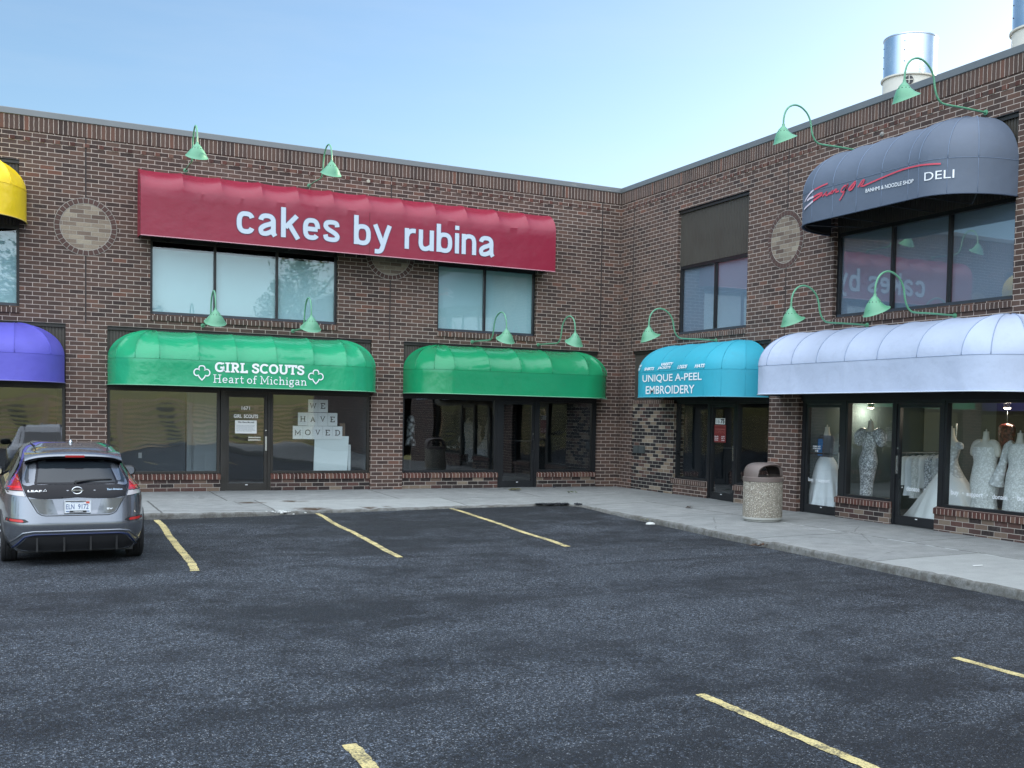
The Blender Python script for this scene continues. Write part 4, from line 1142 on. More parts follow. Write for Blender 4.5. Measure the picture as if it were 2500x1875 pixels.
LAMPS = [((-10.306,0,6.655), 0, 'sunlit green gooseneck lamp above the left part of the crimson awning'),
         ((-7.77,0,6.64), 2.2, 'sunlit green gooseneck lamp above the middle of the crimson awning'),
         ((-9.95,0,3.482), 0, 'green gooseneck lamp in front of the three pane window, the one nearer the car'),
         ((-8.09,0,3.47), 0, 'green gooseneck lamp in front of the right pane of the three pane window'),
         ((-3.937,0,3.45), 5.2, 'green gooseneck lamp in front of the two pane white window above the plain green awning'),
         ((-2.23,0,3.465), 5.2, 'green gooseneck lamp on bare brick above the right end of the plain green awning'),
         ((0,-4.40,3.452), -90, 'green gooseneck lamp above the turquoise awning'),
         ((0,-9.207,3.47), -90, 'green gooseneck lamp below the round brick medallion above the pale awning'),
         ((0,-11.29,3.49), -90, 'green gooseneck lamp in front of the reflecting upper window above the pale awning'),
         ((0,-8.85,6.622), -90, 'green gooseneck lamp above the left end of the slate DELI awning'),
         ((0,-11.79,6.615), -90, 'green gooseneck lamp in front of the roof duct')]
for i, (loc, rz, lab) in enumerate(LAMPS):
    if i == 0: lampA.location = loc; lampA.rotation_euler = (0,0,R(rz)); lampA['label'] = lab
    else: dup(lampA, loc, R(rz), lab)

# ------------------------------------------------------------------ roof ducts
M_GALV = simple('galvanised steel', (.52,.57,.62), .22, 1.0, var=.06, vscale=2)
M_CREAM = simple('cream painted steel', (.62,.60,.53), .5, var=.08)
def duct(loc, label):
    t = thing('exhaust_duct', label, 'roof duct', loc, 'steel exhaust ducts on the roof')
    x, y, z = loc; zt = 9.68-z; zf = 8.86-z
    g = MB(); g.lathe([(.535,zf), (.54,zt-.03), (.555,zt-.02), (.555,zt), (.52,zt), (.50,zf+.2)], loc, 48, caps=False); g.build('stack', M_GALV, t, smooth='auto')
    g = MB(); g.lathe([(.545,0), (.545,zf-.03)], loc, 48); b = g.build('base', M_CREAM, t, smooth='auto')
    g = MB(); g.lathe([(.56,zf-.04), (.585,zf-.03), (.585,zf), (.54,zf+.01)], loc, 48, caps=False); g.build('flange', M_CREAM, t, smooth='auto')
    g = MB()
    for zz in (.25, .48, .66):
        for a in (2.55, 3.75):
            c, s_ = math.cos(a), math.sin(a)
            g.tube([(x+.535*c, y+.535*s_, z+zf+zz*.98), (x+.548*c, y+.548*s_, z+zf+zz*.98)], .012, 8)
    g.build('rivet', M_BLACKPL, t)
    a = 3.95; c, s_ = math.cos(a), math.sin(a); zz = z+zf-.15
    g = MB(); g.tube([(x+.53*c, y+.53*s_, zz), (x+.575*c, y+.575*s_, zz)], .085, 20); vh = g.build('vent_outlet', M_BLACKPL, t)
    g = MB()
    for k in range(2):
        dx, dz = (.08, 0) if k else (0, .08)
        g.tube([(x+.579*c+s_*dx, y+.579*s_-c*dx, zz-dz), (x+.579*c-s_*dx, y+.579*s_+c*dx, zz+dz)], .008, 6)
    g.build('grille', M_CREAM, vh)
    return t
duct((3.0, -6.86, 7.03), 'shiny steel exhaust duct on a cream base, standing on the roof above the DELI awning')
duct((3.0, -10.25, 7.03), 'shiny steel exhaust duct mostly cut off by the right edge of the photo')

# ------------------------------------------------------------------ signs and things at the shop glass
def flat_text(T, vf, u, d, z, mat, name, parent, mirror=1):
    vs, fs = vf; g = MB()
    g.v = [tuple(T(u+mirror*v[0], d+v[2], z+v[1])) for v in vs]; g.f = list(fs); g.m = [0]*len(fs)
    return g.build(name, mat, parent, recalc=False)
GF = DG+.008                                        # just in front of the panes
flat_text(TA, fit(btext('1671', .03), .175, .078), -9.13, GF, 1.735, M_LETTER, 'lettering', door1)
flat_text(TA, fit(btext('GIRL  SCOUTS', .03), .505, .078), -9.29, GF, 1.56, M_LETTER, 'lettering', door1)
g = MB(); g.box(TA, -9.0, -8.74, -.100, -.092, 1.075, 1.105); g.box(TA, -9.0, -8.74, -.100, -.092, 1.13, 1.16); g.build('mail_slot', M_CHROME, door1)
def sheet(T, u0, u1, z0, z1, d, label, name='paper_sheet', cat='paper sign', mat=None, group=None, th=.002):
    t = thing(name, label, cat, T((u0+u1)/2, d, z0), group)
    g = MB(); g.box(T, u0, u1, d-th, d, z0, z1)
    g.build('sheet', mat or M_WHITE, t); return t
n_ = sheet(TA, -9.262, -8.812, 1.228, 1.51, GF, 'white notice headed We Have Moved taped inside the door marked 1671', 'paper_notice', 'notice')
flat_text(TA, fit(btext('We Have Moved!', .02), .34, .036), -9.205, GF+.002, 1.452, M_BLACKINK, 'heading', n_)
M_GREYINK = simple('grey print', (.25,.27,.30), .7)
g = MB(); rr = random.Random(9)
for k in range(8):
    z = 1.40-k*.018
    u = -9.235
    while u < -8.86-(.05 if k in (3, 7) else 0):
        w = rr.uniform(.015, .05); g.face([TA(u,GF+.0015,z), TA(u+w,GF+.0015,z), TA(u+w,GF+.0015,z+.006), TA(u,GF+.0015,z+.006)]); u += w+.008
g.build('text_lines', M_GREYINK, n_, recalc=False)
# WE / HAVE / MOVED: eleven sheets, one letter each
for word, u0, u1, z0, z1 in (('WE', -7.71, -7.271, 1.715, 1.995), ('HAVE', -7.931, -7.058, 1.415, 1.705), ('MOVED', -8.041, -6.943, 1.118, 1.408)):
    st = (u1-u0)/len(word)
    for i, ch in enumerate(word):
        a = u0+i*st
        nth = ['first', 'second', 'third', 'fourth', 'fifth'][i]
        s_ = sheet(TA, a+.0015, a+st-.0015, z0+rr.uniform(-.004, .004), z1, DG-.008, 'white sheet printed with %s, the %s letter of the word %s in the window' % (ch, nth, word), group='letter sheets spelling WE HAVE MOVED')
        v, f = strokes(ch, SLAB, .13, 0, 0, .055)
        w = {'W': .155, 'M': .15, 'E': .105, 'V': .12, 'A': .12, 'H': .125, 'O': .12, 'D': .115}[ch]
        flat_text(TA, fit((v, f), w, .125), a+st/2-w/2, DG-.0065, (z0+z1)/2-.06, M_BLACKINK, 'letter', s_)
bd = thing('white_board', 'blank white board leaning behind the glass under the word MOVED', 'board', (-7.2,.2,.37))
g = MB(); P = [(-7.57,.39), (-6.82,.39), (-6.79,1.19), (-7.55,1.19)]
g.face([(x, .185+(z-.39)*-.01, z) for x, z in P]); g.face([(x, .21+(z-.39)*-.01, z) for x, z in P][::-1])
for i in range(4):
    a, b = P[i], P[(i+1)%4]; g.face([(a[0], .185, a[1]), (b[0], .185, b[1]), (b[0], .21, b[1]), (a[0], .21, a[1])])
g.build('panel', simple('white board', (.72,.78,.77), .5, var=.03), bd)
g = MB(); g.box(TW, -6.795, -6.735, .215, .235, .39, 1.0); tag(g.build('board_strip', simple('off white board', (.55,.60,.60), .6)), 'narrow off white strip of board behind the right edge of the white board', 'board')
g = MB(); g.box(TW, -6.98, -6.86, .24, .26, .37, 1.48); tag(g.build('timber_strip', simple('brown strip', (.16,.11,.07), .7)), 'brown upright strip behind the white board and the letter sheets', 'timber')
# room of the first green shop: partition wall with a panelled door and an outlet
g = MB(); g.box(TW, -11.74, -10.05, 1.9, 2.0, -.03, 3.0); pw = g.build('partition_wall', M_ROOM, plaza)
g = MB(); g.box(TW, -11.02, -10.95, 1.893, 1.90, .62, .74); g.build('outlet', M_WHITE, pw)
g = MB(); g.box(TW, -10.02, -9.93, 1.82, 2.1, -.03, 3.0)
pd_ = g.build('inner_door_frame', simple('pale trim', (.35,.40,.42), .6), plaza)
g = MB(); g.box(TW, -9.92, -9.3, 1.92, 1.97, -.02, 2.2)
for zz in (.15, .95, 1.6):
    for xx in (-9.86, -9.6): g.box(TW, xx, xx+.2, 1.90, 1.925, zz, zz+.55)
g.build('inner_door', simple('pale door', (.38,.43,.45), .6), plaza)
# turquoise shop door: number card and hours sign
c_ = sheet(TB, -4.60, -4.235, 1.635, 1.765, GF, 'white number card with a bold 75 on the door of the turquoise awning shop', 'number_card', 'number card')
flat_text(TB, fit(btext('75', .05), .15, .105), -4.435, GF+.002, 1.648, M_BLACKINK, 'number', c_, -1)
flat_text(TB, fit(btext('16', .05), .13, .105), -4.275, GF+.002, 1.648, simple('faded number', (.45,.47,.46), .7), 'faded_number', c_, -1)
hs = sheet(TB, -4.645, -4.195, 1.24, 1.622, GF, 'dark red opening hours sign under the number card on the shop door', 'hours_sign', 'sign', simple('dark red sign', (.19,.022,.022), .5))
g = MB(); g.box(TB, -4.61, -4.22, GF, GF+.001, 1.597, 1.602); g.box(TB, -4.61, -4.22, GF, GF+.001, 1.525, 1.532)
for a, b in ((-4.60,-4.597), (-4.233,-4.23)): g.box(TB, a, b, GF, GF+.001, 1.43, 1.51)
g.build('rule_lines', simple('pink rule', (.55,.25,.22), .6), hs)
flat_text(TB, fit(btext('OPEN', 0), .30, .06), -4.265, GF+.001, 1.44, simple('faded red lettering', (.33,.10,.085), .6), 'faded_lettering', hs, -1)
for z, a, b in ((1.355, 'Mon-Fri', '9-5:30'), (1.315, 'Saturday', '9-1'), (1.275, 'Sunday', 'Closed')):
    flat_text(TB, fit(btext(a, .03), .15, .026), -4.215, GF+.002, z, M_LETTER, 'hours_line', hs, -1)
    flat_text(TB, fit(btext(b, .03), .12, .026), -4.48, GF+.002, z, M_LETTER, 'hours_line', hs, -1)
# white vinyl words along the boutique glass
def vinyl(par, txt, u, w, z=.575):
    vf = fit(btext(txt, .006), w, None)
    lo = min(v[1] for v in vf[0])
    desc = .018 if any(c in txt for c in 'yp') else 0
    flat_text(TB, vf, u, GF, z-desc, M_LETTER, 'window_lettering', par, -1)
def dot(par, u, z=.625):
    g = MB(); g.tube([TB(u, GF, z), TB(u, GF+.001, z)], .011, 10); g.build('window_dot', M_LETTER, par)
vinyl(door4, 'buy', -7.50, .15); dot(door4, -7.735); vinyl(door4, 'support', -7.80, .33)
dot(door5, -10.06); vinyl(door5, 'donate', -10.165, .31); dot(door5, -10.60)
dot(bw2, -11.09); vinyl(bw2, 'buy', -11.19, .165); dot(bw2, -11.45); vinyl(bw2, 'support', -11.53, .335); dot(bw2, -11.955); vinyl(bw2, 'donate', -12.06, .30); dot(bw2, -12.47); vinyl(bw2, 'buy', -12.555, .165)
flat_text(TB, fit(btext('PLEASE VISIT', .02), .23, .026), -7.61, GF, 1.245, M_LETTER, 'door_lettering', door4, -1)
flat_text(TB, fit(btext('OTHER DOOR', .02), .23, .026), -7.61, GF, 1.205, M_LETTER, 'door_lettering', door4, -1)
flat_text(TB, join2([ribbon([(0,.012),(.085,.012)], .010), ribbon([(.06,.03),(.09,.012),(.06,-.006)], .009, .0006)]), -7.68, GF, 1.16, M_LETTER, 'arrow', door4, -1)

# ------------------------------------------------------------------ bridal boutique: dress forms
def lace_mat(name, c1, c2, scale, rough=.6, spark=0):
    m, nt, b = newmat(name); co = obj_co(nt)
    vo = nd(nt, 'ShaderNodeTexVoronoi', {'Vector': co, 'Scale': scale})
    f = mth(nt, 'ADD', mth(nt, 'MULTIPLY', noise(nt, co, scale*.45, 5, .7), .65), mth(nt, 'MULTIPLY', vo.outputs['Distance'], .5))
    nt.links.new(ramp(nt, f, [(.40, c2), (.66, c1)]), b.inputs['Base Color'])
    b.inputs['Roughness'].default_value = rough
    bp = nd(nt, 'ShaderNodeBump', {'Strength': .8, 'Distance': .02, 'Height': f}); nt.links.new(bp.outputs[0], b.inputs['Normal'])
    return m
M_LACE = lace_mat('ivory lace', (.58,.60,.57), (.82,.84,.82), 38)
M_SEQ = lace_mat('sequined lace', (.24,.26,.27), (.84,.87,.90), 34, .35)
M_APPL = lace_mat('applique lace', (.46,.48,.47), (.78,.81,.81), 22)
M_TULLE = simple('white tulle', (.72,.76,.78), .85, var=.10, vscale=5)
M_SATIN = simple('ivory satin', (.72,.74,.72), .4, var=.04, vscale=3)
M_FORM = simple('linen dress form', (.55,.54,.48), .8)
M_TEE = simple('grey jersey', (.10,.105,.115), .9, var=.1)
M_STAND = simple('brass stand', (.40,.30,.14), .35, 1.0)
def body(prof, c, n=56, pleat=0, amp=0, seed=0, lean=0.0, noisea=0.0):
    """prof: (z, half width along the glass, half depth); folds grow towards the hem"""
    rr = random.Random(seed); ph = [rr.uniform(0, 6.28) for _ in range(4)]
    z1 = prof[0][0]; z0 = prof[-1][0]; P = catmull([(p[1], p[2], p[0]) for p in prof], 5); rows = []
    for p in P:
        row = []; t = (z1-p.z)/(z1-z0)
        for k in range(n):
            a = 2*math.pi*k/n
            f = 1+amp*t*t*(math.sin(pleat*a+ph[0])*.6+math.sin((pleat*.6//1)*a+ph[1])*.4) if pleat else 1
            row.append((c[0]+p.y*f*math.cos(a), c[1]+lean*t+p.x*f*math.sin(a), c[2]+p.z))
        rows.append(row)
    return rows
GZ = -.03
def dress_form(y, x, label, gown, gmat, neck=1.70, sh=.17, pleat=0, amp=0, sleeves=None, lean=0, skirt=None, skmat=None, bare=True, capz=None):
    t = thing('dress_form', label, 'dress form', (x, y, GZ), 'dressed forms in the bridal window')
    c = (x, y, GZ)
    g = MB(); g.grid(body([(neck-GZ, .045, .045), (neck-.05, .052, .052), (neck-.12, .07, .07), (neck-.17, sh*.75, .085), (neck-.22, sh, .10), (neck-.35, sh*.95, .11), (neck-.5, sh*.72, .10), (neck-.65, sh*.85, .11)], c, 32), closed=True)
    g.lathe([(.05, 0), (.045, .015), (.012, .02), (.012, .05), (0.002, .06)], (x, y, GZ+neck-GZ-.01), 12)
    g.build('torso', M_FORM, t, smooth=True)
    g = MB(); g.grid(body(gown, c, 72, pleat, amp, len(label), lean), closed=True); g.build('gown', gmat, t, smooth=True)
    if skirt:
        g = MB(); g.grid(body(skirt, c, 110, 13, .17, len(label)+3, lean), closed=True); g.build('skirt', skmat, t, smooth=True)
    for sg, pts, rads, sm in (sleeves or []):
        g = MB(); P = catmull([(x+px, y+sg*py, GZ+pz) for px, py, pz in pts], 6)
        rd = [interp([(i/(len(rads)-1), r_) for i, r_ in enumerate(rads)], j/(len(P)-1)) for j in range(len(P))]
        g.tube(P, .05, 14, rads=rd); g.build('sleeve', sm, t, smooth=True)
    g = MB(); g.tube([(x, y, GZ), (x, y, GZ+.9)], .016, 8); g.lathe([(.16,0), (.16,.015), (.03,.03)], (x, y, GZ), 16)
    g.build('stand', M_STAND, t)
    return t
puff = lambda m: [(1, [(0,.13,1.56), (0,.22,1.57), (0,.28,1.50), (0,.285,1.40), (0,.25,1.36)], [.06,.10,.115,.10,.05], m), (-1, [(0,.13,1.56), (0,.22,1.57), (0,.28,1.50), (0,.285,1.40), (0,.25,1.36)], [.06,.10,.115,.10,.05], m)]
dress_form(-8.57, .72, 'tall form in a narrow sequined gown with puffed sleeves', [(1.60,.15,.10), (1.50,.185,.12), (1.38,.17,.125), (1.26,.145,.11), (1.14,.185,.13), (1.02,.205,.15), (.85,.165,.14), (.6,.125,.12), (.35,.115,.12), (.12,.14,.14), (.02,.19,.17)], M_SEQ, 1.76, .16, 9, .10, puff(M_SEQ), .10)
tull = [(1.08,.13,.12), (.95,.22,.2), (.7,.30,.27), (.35,.40,.34), (.02,.46,.4)]
dress_form(-7.44, .62, 'form in a grey T-shirt with a blue print over a wide white tulle skirt', [(1.50,.15,.10), (1.44,.18,.115), (1.30,.175,.12), (1.15,.14,.11), (1.04,.14,.115)], M_TEE, 1.63, .16, skirt=tull, skmat=M_TULLE)
dress_form(-6.97, .86, 'form in a dark top and tulle skirt, behind the brick pier by the boutique door', [(1.45,.15,.10), (1.38,.18,.115), (1.25,.175,.12), (1.15,.14,.11), (1.04,.14,.115)], simple('black jersey', (.035,.036,.04), .9), 1.59, .16, skirt=tull, skmat=M_TULLE)
# blue print on the T-shirt
pt = [o for o in COL.objects if o.name.startswith('dress_form') and 'blue print' in o.get('label', '')][0]
g = MB(); rows = []
for i in range(9):
    z = 1.43-.33*i/8
    rows.append([(.62-.135-.002*k, -7.40-.075+.05*k-.01*math.sin(i*.9), GZ+z) for k in range(4)])
g.grid(rows); g.build('blue_print', simple('blue print', (.03,.22,.55), .6, var=.5, vscale=30), pt)
dress_form(-10.47, .85, 'off shoulder ballgown with a very wide satin train, behind the boutique door post', [(1.40,.20,.12), (1.30,.175,.12), (1.16,.13,.11), (1.05,.16,.13), (.85,.28,.22)], M_APPL, 1.66, .15,
           skirt=[(.92,.22,.2), (.7,.40,.30), (.45,.60,.40), (.2,.80,.45), (.0,.98,.5)], skmat=M_SATIN,
           sleeves=[(sg, [(0,.13,1.42), (0,.21,1.40), (0,.23,1.34)], [.05,.055,.04], M_APPL) for sg in (1, -1)])
dress_form(-11.36, .72, 'form in a sleeveless ivory lace mermaid gown and necklace', [(1.40,.235,.15), (1.30,.245,.17), (1.16,.215,.15), (1.0,.24,.17), (.8,.27,.19), (.55,.225,.18), (.35,.26,.2), (.15,.36,.26), (.0,.44,.3)], M_LACE, 1.62, .24, 10, .06,
           sleeves=[(sg, [(0,.10,1.48), (0,.19,1.45), (0,.245,1.37), (0,.262,1.28), (0,.262,1.24)], [.05,.066,.062,.055,.02], M_FORM) for sg in (1, -1)])
dress_form(-12.06, .72, 'form in a long bell sleeved white gown, nearest the right edge of the photo', [(1.47,.14,.10), (1.42,.20,.13), (1.28,.21,.14), (1.12,.185,.13), (.95,.22,.16), (.6,.25,.18), (.3,.28,.2), (.0,.34,.24)], M_LACE, 1.61, .18, 9, .06,
           sleeves=[(sg, [(0,.15,1.46), (0,.24,1.40), (-.03,.30,1.15), (-.06,.36,.92), (-.06,.40,.80)], [.07,.075,.065,.10,.13], M_APPL) for sg in (1, -1)])
# pattern dress in the second green shop
dress_form2 = thing('dress_form', 'form in a black and white patterned dress deep in the window beside the mirrored bin', 'dress form', (-5.15,.8,GZ))
g = MB(); g.grid(body([(1.72,.06,.06), (1.66,.12,.08), (1.5,.13,.1), (1.3,.10,.09), (1.1,.15,.12), (1.0,.16,.13)], (-5.15,.8,GZ), 32), closed=True)
o = g.build('gown', lace_mat('patterned cotton', (.02,.02,.022), (.5,.52,.52), 11), dress_form2, smooth=True)
g = MB(); g.tube([(-5.15,.8,GZ), (-5.15,.8,1.0)], .015, 8); g.build('stand', M_BLACKPL, dress_form2)
# clothes rack with hanging garments
rk = thing('clothes_rack', 'steel clothes rack behind the sequined gown', 'rack', (1.5,-9.2,GZ))
g = MB(); g.tube([(1.5,-8.5,1.17), (1.5,-9.95,1.25)], .014, 8); g.tube([(1.5,-8.5,GZ), (1.5,-8.5,1.17)], .014, 8); g.tube([(1.5,-9.95,GZ), (1.5,-9.95,1.75)], .014, 8)
g.build('rail', M_CHROME, rk)
hl = ['white puffed garment on the rack, nearest the sequined gown', 'pale tulle garment on the rack, next to the white puffed one', 'ivory lace garment in the middle of the rack', 'ivory garment on the rack just left of the door post', 'feathered garment on the rack seen through the door', 'lace skirt on the rack behind the word donate', 'lilac garment at the right end of the rack']
for k, lab in enumerate(hl):
    y = -8.72-k*.17; zt = 1.12+.08*(k/6); L = [.55,.75,.8,.62,.85,.8,.6][k]
    t = thing('hanging_garment', lab, 'garment', (1.5, y, zt-L), 'garments hanging on the rack')
    mt = [M_SATIN, M_TULLE, M_LACE, M_SATIN, M_SEQ, M_APPL, simple('lilac satin', (.50,.50,.68), .5)][k]
    g = MB(); w = [.10,.08,.10,.07,.12,.10,.07][k]
    g.grid(body([(L,.02,.03), (L*.92,w*.7,.16), (L*.7,w,.19), (L*.35,w*.9,.17), (0,w*1.1,.2)], (1.5, y, zt-L), 40, 9, .12, k), closed=True); g.build('cloth', mt, t, smooth=True)
    h = MB(); h.tube([(1.5,y,zt-.03), (1.5,y,zt+.05), (1.5,y+.02,zt+.08)], .004, 6); h.build('hanger', M_CHROME, t)
rg = thing('hanging_garment', 'dark red shiny gown hanging behind the lace mermaid gown', 'garment', (1.6,-11.15,.9))
g = MB(); g.grid(body([(.82,.03,.03), (.76,.17,.08), (.55,.16,.09), (.3,.12,.08), (0,.10,.07)], (1.6,-11.0,.95), 44, 8, .18, 4), closed=True)
g.build('cloth', lace_mat('dark red sequins', (.05,.008,.008), (.22,.05,.035), 24, .3), rg, smooth=True)
g = MB(); g.tube([(1.6,-11.0,1.75), (1.6,-11.0,2.0)], .006, 6); g.build('hanger', M_CHROME, rg)
# dark back partition with hanging gowns reads as a dim shop behind
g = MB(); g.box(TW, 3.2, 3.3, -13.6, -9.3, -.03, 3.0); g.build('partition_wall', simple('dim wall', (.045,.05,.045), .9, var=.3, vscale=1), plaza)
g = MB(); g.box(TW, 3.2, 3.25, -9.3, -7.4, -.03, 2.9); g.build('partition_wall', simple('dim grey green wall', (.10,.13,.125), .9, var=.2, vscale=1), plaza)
# lit ceiling lamps
M_GLOW = bpy.data.materials.new('lamp glow'); M_GLOW.use_nodes = True
nt = M_GLOW.node_tree; b_ = nt.nodes['Principled BSDF']; b_.inputs['Emission Color'].default_value = (1,.83,.55,1); b_.inputs['Emission Strength'].default_value = 9
for (x, y, z, lab) in ((1.6,-7.57,2.03,'lit ceiling lamp above the sequined gown'), (1.6,-10.99,2.03,'lit ceiling lamp above the lace mermaid gown')):
    t = thing('ceiling_lamp', lab, 'lamp', (x, y, z), 'lit lamps in the bridal shop')
    g = MB(); g.lathe([(.05,.0), (.06,.02), (.06,.10), (.03,.12), (.012,.13), (.012,.97)], (x, y, z), 16); g.build('housing', simple('lamp housing', (.35,.30,.22), .5), t, smooth='auto')
    g = MB(); g.lathe([(.001,-.02), (.05,-.012), (.058,.004)], (x, y, z), 16, caps=False); g.build('bulb', M_GLOW, t, smooth=True)
    pl_ = bpy.data.lights.new('lamp_light', 'POINT'); pl_.energy = 10; pl_.color = (1,.85,.66); pl_.shadow_soft_size = .06
    po_ = bpy.data.objects.new('lamp_light', pl_); COL.objects.link(po_); po_.parent = t; po_.location = (0,0,-.08)

# ------------------------------------------------------------------ litter bin
def aggregate():
    m, nt, b = newmat('exposed aggregate'); co = obj_co(nt)
    vo = nd(nt, 'ShaderNodeTexVoronoi', {'Vector': co, 'Scale': 58.0})
    rv = nd(nt, 'ShaderNodeSeparateColor', {0: vo.outputs['Color']}).outputs[0]
    c = ramp(nt, rv, [(0, (.14,.115,.085)), (.3, (.30,.26,.20)), (.65, (.46,.42,.34)), (1, (.66,.63,.55))])
    c = mixc(nt, ramp(nt, vo.outputs['Distance'], [(.30, 0.0), (.60, 1.0)]), c, (.24,.215,.175))
    nt.links.new(c, b.inputs['Base Color']); b.inputs['Roughness'].default_value = .8
    bp = nd(nt, 'ShaderNodeBump', {'Strength': .9, 'Distance': .012, 'Height': mth(nt, 'SUBTRACT', 1.0, vo.outputs['Distance'])}); nt.links.new(bp.outputs[0], b.inputs['Normal'])
    return m
BX, BY, BZ = -1.70, -8.54, -.045
bn = thing('litter_bin', 'pebbled concrete litter bin with a brown hood, on the walk by the brick pier', 'litter bin', (BX, BY, BZ))
g = MB(); g.lathe([(.347,.075), (.350,.09), (.350,.70), (.34,.71)], (BX,BY,BZ), 56); g.build('body', aggregate(), bn, smooth='auto')
g = MB(); g.lathe([(.315,.0), (.318,.006), (.318,.028), (.345,.034), (.350,.04), (.350,.07), (.346,.075)], (BX,BY,BZ), 56); g.build('base', simple('smooth concrete', (.34,.34,.31), .8, var=.12), bn, smooth='auto')
M_BROWN = simple('brown plastic', (.135,.105,.092), .45, var=.06, vscale=4)
g = MB(); g.lathe([(.352,.70), (.362,.705), (.362,.775), (.352,.785), (.30,.785)], (BX,BY,BZ), 56); g.build('rim', M_BROWN, bn, smooth='auto')
def hood_surf(th, t, k=1.0):
    # t 0 at the rim, 1 at the crown; a loaf-shaped dome
    a = t*math.pi/2
    r = .350*k*math.cos(a)**(2/3.6) if t < 1 else 0.0
    return (BX+r*math.cos(th), BY+r*math.sin(th), BZ+.783+.25*k*math.sin(a)**(2/2.9))
def arch_t(th):
    best = 0.0
    for c in (R(-84), R(96)):
        dlt = abs((th-c+math.pi) % (2*math.pi)-math.pi)/R(58)
        if dlt < 1: best = max(best, .62*(1-dlt**2.6)**.5)
    return best
nt_ = 96; rows = []; lips = []
for i in range(nt_):
    th = 2*math.pi*i/nt_; t0 = arch_t(th)
    rows.append([hood_surf(th, t0+(1-t0)*k/16) for k in range(17)])
    p = Vector(rows[-1][0]); cen = Vector((BX, BY, p.z))
    q = p+(cen-p)*.14+Vector((0, 0, -.022 if t0 > .05 else 0)); q.z = max(q.z, BZ+.784)
    lips.append([tuple(p), tuple(p.lerp(q, .5)+Vector((0,0,.004 if t0 > .05 else 0))), tuple(q)])
g = MB(); g.grid([list(r_) for r_ in zip(*rows)], closed=True); hood = g.build('hood', M_BROWN, bn, smooth=True)
g = MB(); g.grid([list(r_) for r_ in zip(*lips)], closed=True); g.build('hood_lip', M_BROWN, hood, smooth=True)
g = MB(); g.grid([[hood_surf(2*math.pi*i/48, max(arch_t(2*math.pi*i/48)+.05, 0)+(1-max(arch_t(2*math.pi*i/48)+.05, 0))*k/10, .90) for i in range(48)] for k in range(11)], closed=True)
g.build('hood_lining', simple('dark brown plastic', (.03,.022,.02), .6), hood, smooth=True)
g2 = MB(); g2.lathe([(.30,.787), (.02,.72)], (BX,BY,BZ), 32, caps=False); g2.build('liner_bag', M_BLACKPL, bn)

# ------------------------------------------------------------------ litter on the walk
def clump(loc, label, name, n, r, mat, cat, size=.035, grp=None):
    g = MB(); rr = random.Random(len(label)*7+n)
    for k in range(n):
        a = rr.uniform(0, 6.28); q = r*rr.random()**.7; x, y = loc[0]+q*math.cos(a), loc[1]+q*.6*math.sin(a)
        s_ = size*rr.uniform(.6, 1.2); th = rr.uniform(0, 6.28); c, s2 = math.cos(th), math.sin(th); z = loc[2]+rr.uniform(.004, .03); tz = rr.uniform(-.02, .03)
        g.face([(x-c*s_, y-s2*s_, z), (x+s2*s_*.4, y-c*s_*.4, z+tz*.5+.008), (x+c*s_, y+s2*s_, z+tz), (x-s2*s_*.4, y+c*s_*.4, z+.01)])
    return tag(g.build(name, mat, None), label, cat, grp)
clump((-3.10,-.70,-.01), 'yellow green leaf clump on the walk before the dark door', 'leaf_clump', 46, .16, M_DRYLEAF, 'leaves', .045)
clump((-2.03,-1.6,-.03), 'dark twiggy leaf scrap on the walk near the inner corner', 'leaf_clump', 20, .14, M_LEAF, 'leaves', .04)
clump((-1.57,-5.9,-.04), 'small dark twig on the walk in front of the turquoise shop', 'twig', 8, .12, M_BARK, 'twig', .05)
clump((-3.25,-7.25,-.13), 'pocket of brown leaves caught in the broken kerb', 'leaf_clump', 30, .2, M_DRYLEAF, 'leaves', .03)
clump((-3.45,-10.9,-.17), 'rust brown leaf scraps in the kerb gap beyond the bin', 'leaf_clump', 30, .16, simple('rusty leaves', (.07,.035,.018), .8), 'leaves', .035)
def lump(loc, r, label, name, mat, cat, fl=.6):
    g = MB(); rr = random.Random(int(r*1000)+len(label)); rows = []
    for i in range(6):
        p = math.pi*i/10
        rows.append([(loc[0]+r*math.cos(p)*math.cos(a)*rr.uniform(.8, 1.2), loc[1]+r*math.cos(p)*math.sin(a)*rr.uniform(.8, 1.2), loc[2]+r*fl*math.sin(p)*rr.uniform(.85, 1.1)) for a in [2*math.pi*k/11 for k in range(11)]])
    g.grid(rows, closed=True); return tag(g.build(name, mat, None), label, cat)
lump((-1.80,-.16,0), .035, 'dark pebble at the foot of the low brick wall', 'pebble', M_ASPH, 'stone')
M_CHUNK = simple('broken concrete', (.55,.56,.53), .85, var=.2, vscale=30)
lump((-3.42,-7.55,-.155), .085, 'white chunk of broken concrete lying against the kerb', 'concrete_chunk', M_CHUNK, 'rubble', .4)
rr = random.Random(21)
for k in range(16):
    lump((-9.25+rr.gauss(0, .24), -4.40+rr.gauss(0, .07), -.07+rr.uniform(-.05, .0)), rr.uniform(.014, .034), 'crumbled pale concrete bit at the broken kerb edge left of the middle bay line', 'concrete_chunk', M_CHUNK, 'rubble', .6)['group'] = 'crumbled bits of kerb'
g = MB(); g.box(TW, -2.60, -2.44, -14.305, -14.285, -.072, -.067); tag(g.build('paper_scrap', M_WHITE), 'thin white paper scrap on the walk at the right', 'litter')
